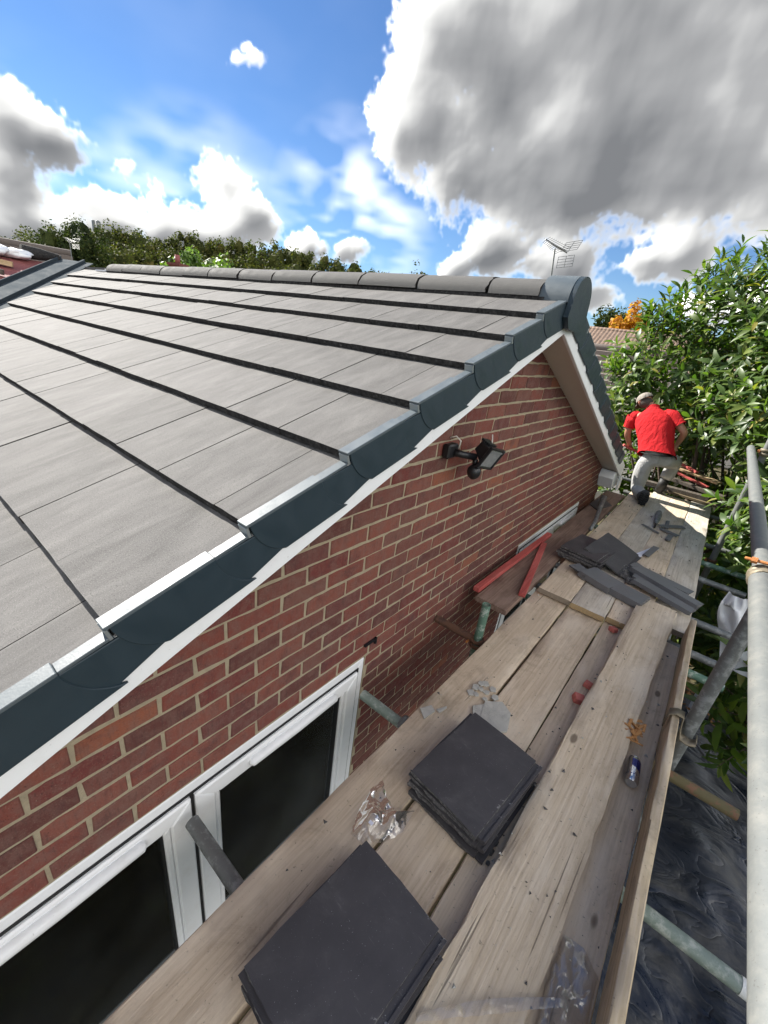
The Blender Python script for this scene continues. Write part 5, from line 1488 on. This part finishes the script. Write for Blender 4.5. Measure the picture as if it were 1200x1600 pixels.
for k in range(26):
    b = V((rnd.uniform(.3, 2.2), rnd.uniform(6.6, 8.0), G)); c = BL[rnd.randrange(len(BL))]
    t = V(c[0]) + V((rnd.uniform(-.5, .5) * c[1][0], rnd.uniform(-.5, .5) * c[1][1], rnd.uniform(.1, .7) * c[1][2]))
    mid = b.lerp(t, .5) + V((rnd.uniform(-.25, .25), rnd.uniform(-.2, .2), .1))
    m.tube([b, b.lerp(mid, .6), mid, mid.lerp(t, .5), t], [.045, .036, .026, .016, .006], 7, False)
m.build('branches', 'bark', laurel, smooth=True)

# ================================================================== BACKGROUND
def crown(m, c, r, n, size, seed, clumps=40, mi=0, core=False):
    rnd = random.Random(seed); c = V(c)
    cl = []
    for _ in range(clumps):
        q = V((rnd.gauss(0, 1), rnd.gauss(0, 1), rnd.gauss(0, 1))).normalized() * rnd.uniform(.35, .92)
        if q.z < -.5: q.z *= .5
        cl.append((V((q.x * r[0], q.y * r[1], q.z * r[2])), rnd.uniform(.22, .42)))
    for o, k in cl[::2] if core else []:
        blob(m, c + o * .85, (r[0] * k * .8, r[1] * k * .8, r[2] * k * .8), 4, .5, rnd.random() * 9, mi)
    for i in range(n):
        o, k = cl[rnd.randrange(clumps)]
        q = V((rnd.gauss(0, 1), rnd.gauss(0, 1), rnd.gauss(0, 1))).normalized()
        p = c + o + V((q.x * r[0], q.y * r[1], q.z * r[2])) * k * rnd.uniform(.6, 1.0)
        nn = (q + V((rnd.gauss(0, .5), rnd.gauss(0, .5), rnd.gauss(0, .5) + .3))).normalized()
        a = nn.cross(V((rnd.uniform(-1, 1), rnd.uniform(-1, 1), rnd.uniform(-1, 1)))).normalized(); b = nn.cross(a)
        s_ = size * rnd.uniform(.5, 1.3)
        m.add([p - a * s_, p - b * s_ * .6, p + a * s_, p + b * s_ * .6], [(0, 1, 2, 3)], mi)
def tree(name, base, h, r, n, size, mt, seed, label, group=None, trunk=.14):
    t = empty(name, (base[0], base[1], G), label, 'tree', group)
    m = MB(); crown(m, (base[0], base[1], G + h - r[2] * .95), r, n, size, seed, 46, core=(n > 3000)); m.build('crown', mt, t)
    m = MB(); top = G + h * .75
    m.tube([(base[0], base[1], G), (base[0] + .1, base[1], (G + top) / 2), (base[0], base[1] + .1, top)], [trunk * 1.4, trunk, trunk * .4], 9)
    rnd = random.Random(seed)
    for k in range(7):
        a = rnd.uniform(0, 6.28); z0 = G + h * rnd.uniform(.35, .65)
        m.tube([(base[0], base[1], z0), (base[0] + math.cos(a) * r[0] * .35, base[1] + math.sin(a) * r[1] * .35, z0 + h * .12), (base[0] + math.cos(a) * r[0] * .7, base[1] + math.sin(a) * r[1] * .7, z0 + h * .2)], [trunk * .5, trunk * .3, trunk * .1], 6)
    m.build('trunk', 'bark', t, smooth=True)
    return t
tree('garden_tree', (-33.2, 9.2), 6.9, (1.5, 1.5, 2.6), 8000, .085, 'far_leaf', 31, 'dark bushy tree behind the brown roof at far left, left half', 'trees at far left')
tree('garden_tree', (-32.3, 10.7), 7.5, (1.9, 1.8, 3.2), 12000, .085, 'far_leaf', 32, 'tallest dark tree at far left beside the mast', 'trees at far left')
tree('garden_tree', (-38, 14.6), 7.6, (1.5, 1.5, 3.0), 7000, .09, 'wood_leaf', 33, 'lighter loose tree just right of the mast at far left', 'trees at far left')
tree('garden_tree', (-29.4, 5.8), 5.7, (1.1, 1.1, 1.9), 3500, .08, 'far_leaf', 34, 'small tree cut by the left edge of the picture', 'trees at far left')
tree('pale_tree', (-39.4, 19.4), 7.0, (1.6, 1.6, 2.2), 1500, .22, 'pale_leaf', 35, 'pale green bush left of centre in front of the wood', 'pale bushes before the wood')
tree('pale_tree', (-38.0, 22.0), 8.1, (2.6, 2.6, 2.6), 2400, .24, 'pale_leaf', 36, 'broader pale green tree showing over the ridge in front of the wood', 'pale bushes before the wood')
tree('bare_tree', (-23.05, 31.95), 8.9, (1.6, 1.6, 2.6), 900, .13, 'wood_leaf', 37, 'thin twiggy tree top peeping over the middle of the ridge')
tree('autumn_tree', (-7.3, 39.2), 7.9, (1.7, 1.7, 2.6), 2600, .2, 'orange_leaf', 38, 'orange autumn tree behind the brown roof on the right')
tree('garden_tree', (-9.6, 43.7), 8.7, (1.9, 1.9, 3.0), 2600, .18, 'far_leaf', 39, 'dark green tree behind the orange one')
tree('garden_tree', (-3.4, 34.0), 7.0, (2.2, 2.0, 3.0), 2200, .2, 'wood_leaf', 40, 'green tree mostly hidden behind the laurel top')
# wooded hill as one mass
m = MB(); rnd = random.Random(50)
prof = [(-82.0, 18.0, 6.3), (-78.5, 24.0, 8.2), (-75.5, 26.8, 8.0), (-71.5, 33.7, 9.3), (-68.4, 39.8, 9.9), (-64.9, 45.3, 10.2), (-60.7, 50.8, 10.0), (-55.9, 56.2, 9.3), (-52.0, 59.9, 8.6), (-47, 63.5, 7.0), (-43, 66, 5.6)]
for i in range(len(prof) - 1):
    a, b = prof[i], prof[i + 1]
    for k in range(7):
        t = (k + rnd.uniform(.2, .8)) / 7
        x, y, z = (a[j] + (b[j] - a[j]) * t for j in range(3))
        for row in range(3):
            dd = row * 4.5
            s_ = 1 - dd / 80 * .9
            hh = (z - G) * (1.0 - .13 * (2 - row) if False else (1.0 if row == 0 else .93 - .1 * row)) + rnd.uniform(-.5, .4)
            rr = rnd.uniform(2.0, 3.2)
            crown(m, (x * s_, y * s_, G + hh - rr * 1.1), (rr, rr, rr * 1.25), 760, .19, rnd.randrange(9999), 14, core=True)
m.build('wood', 'wood_leaf', label='long dark green wood on the rise behind the ridge', cat='wood', kind='stuff')
m = MB()
for i in range(len(prof) - 1):
    a, b = prof[i], prof[i + 1]
    m.add([(a[0], a[1], G), (b[0], b[1], G), (b[0], b[1], b[2] - 2.8), (a[0], a[1], a[2] - 2.8)], [(0, 1, 2, 3)])
m.build('hillside', 'soil', kind='structure')
# telecom mast
mast = empty('phone_mast', (-83.9, 29.8, G), 'grey phone mast standing above the trees at far left', 'mast')
m = MB(); m.tube([(-83.9, 29.8, G), (-83.9, 29.8, 9.2)], [.25, .16], 10); m.build('pole', 'galv_dark', mast, smooth=True)
for k in range(3):
    a = k * 2.1
    m = MB(); x, y = -83.9 + .45 * math.cos(a), 29.8 + .45 * math.sin(a); m.box(x - .18, x + .18, y - .18, y + .18, 8.1, 10.0); m.build('antenna_panel', 'galv_dark', mast, bevel=.03)

# neighbouring houses
def gable_house(name, c, rot, hw, hl, eave, ridge, roofm, label, courses=0, chim=None):
    h = empty(name, (c[0], c[1], G), label, 'house')
    Mx = Matrix.Translation((c[0], c[1], 0)) @ Matrix.Rotation(rot, 4, 'Z')
    m = MB(); m.M = Mx
    m.prism([(-hl, -hw, G), (-hl, hw, G), (-hl, hw, eave), (-hl, 0, ridge - .12), (-hl, -hw, eave)], (2 * hl, 0, 0)); m.build('wall', 'plaster', h, fixn=True)
    rf = empty('roof', (c[0], c[1], eave), parent=h)
    for s_ in (-1, 1):
        run, rise = hw + .3, (ridge - eave) * (hw + .3) / hw
        if not courses:
            m = MB(); m.M = Mx
            m.hexa([(-hl - .2, s_ * run, ridge - rise), (hl + .2, s_ * run, ridge - rise), (hl + .2, 0, ridge), (-hl - .2, 0, ridge), (-hl - .2, s_ * run, ridge - rise + .1), (hl + .2, s_ * run, ridge - rise + .1), (hl + .2, 0, ridge + .1), (-hl - .2, 0, ridge + .1)])
            m.build('slope', roofm, rf, fixn=True)
        else:
            for k in range(courses):
                f0, f1 = k / courses, (k + 1) / courses
                m = MB(); m.M = Mx
                z0, z1 = ridge - rise * (1 - f0), ridge - rise * (1 - f1)
                m.hexa([(-hl - .2, s_ * run * (1 - f0), z0 - .02), (hl + .2, s_ * run * (1 - f0), z0 - .02), (hl + .2, s_ * run * (1 - f1), z1 - .03), (-hl - .2, s_ * run * (1 - f1), z1 - .03),
                        (-hl - .2, s_ * run * (1 - f0), z0 + .12), (hl + .2, s_ * run * (1 - f0), z0 + .12), (hl + .2, s_ * run * (1 - f1), z1 + .005), (-hl - .2, s_ * run * (1 - f1), z1 + .005)])
                m.build('tile_course', roofm, rf, fixn=True)
    m = MB(); m.M = Mx; m.tube([(-hl - .2, 0, ridge + .06), (hl + .2, 0, ridge + .06)], .11, 8); m.build('ridge', roofm, rf, smooth=True)
    if chim:
        m = MB(); m.M = Mx; m.box(chim[0] - .3, chim[0] + .3, chim[1] - .25, chim[1] + .25, eave, chim[2]); m.box(chim[0] - .36, chim[0] + .36, chim[1] - .31, chim[1] + .31, chim[2], chim[2] + .1)
        ch_ = m.build('chimney', 'brick', h)
        m = MB(); m.M = Mx; m.tube([(chim[0], chim[1], chim[2] + .1), (chim[0], chim[1], chim[2] + .45)], .11, 10); m.build('chimney_pot', 'felt', ch_, smooth=True)
    return h
gable_house('neighbour_house', (-3.2, 14.9), R(-4), 3.2, 2.6, -1.4, .24, 'roof_weathered', 'neighbouring bungalow with weathered ribbed roof behind the man', courses=12)
gable_house('neighbour_house', (-3.0, 27.0), R(4), 3.6, 4.5, -.7, 1.40, 'roof_brown', 'house with brown tiled roof below the orange tree')
gable_house('neighbour_house', (-18.6, 1.0), R(84), 3.2, 4.6, -.9, 1.02, 'roof_weathered', 'house with brown tiled roof at the far left edge', courses=14)
gable_house('neighbour_house', (-24.0, 11.5), R(20), 3.0, 4.0, -.8, 1.05, 'roof_brown', 'house whose small chimney shows left of the ridge end', chim=(2.6, -1.55, 1.55))

# television aerials
def aerial(base, top, s_, yaw, label, mt='galv_dark'):
    b, t = V(base), V(top)
    e = empty('tv_aerial', b, label, 'aerial')
    m = MB(); m.tube([b, t], .022 * s_, 8); m.build('mast', 'galv', e, smooth=True)
    Mx = Matrix.Translation(t) @ Matrix.Rotation(yaw, 4, 'Z')
    m = MB(); m.M = Mx @ Matrix.Rotation(R(12), 4, 'Y')
    m.tube([(-.35 * s_, 0, .06 * s_), (.38 * s_, 0, .06 * s_)], .014 * s_, 6); m.build('boom', mt, e)
    m = MB(); m.M = Mx @ Matrix.Rotation(R(12), 4, 'Y')
    for k in range(11):
        x = -.33 * s_ + k * .055 * s_; l = (.10 + .012 * k) * s_
        for q in (-1, 1): m.tube([(x, 0, .06 * s_), (x + .02 * s_, q * l, (.06 + .05) * s_)], .006 * s_, 4); m.tube([(x, 0, .06 * s_), (x + .02 * s_, q * l, (.06 - .05) * s_)], .006 * s_, 4)
    m.build('director_rods', mt, e)
    m = MB(); m.M = Mx @ Matrix.Rotation(R(12), 4, 'Y')
    for sz in (1, -1):
        for k in range(5): z = .06 * s_ + sz * (.06 + .055 * k) * s_; m.tube([(.40 * s_ + .015 * k * s_, -.26 * s_, z), (.40 * s_ + .015 * k * s_, .26 * s_, z)], .006 * s_, 4)
        for y in (-.26, 0, .26): m.tube([(.40 * s_, y * s_, .06 * s_ + sz * .06 * s_), (.46 * s_, y * s_, .06 * s_ + sz * .28 * s_)], .007 * s_, 4)
    m.build('reflector', mt, e)
    return e
aerial((-3.5, 11.95, .4), (-3.44, 11.14, 2.2), 1.0, R(62), 'television aerial on a pole above the ridge end')
aerial((-16.2, 5.2, .3), (-16.21, 5.23, 1.30), .5, R(120), 'small television aerial on the far left roof')
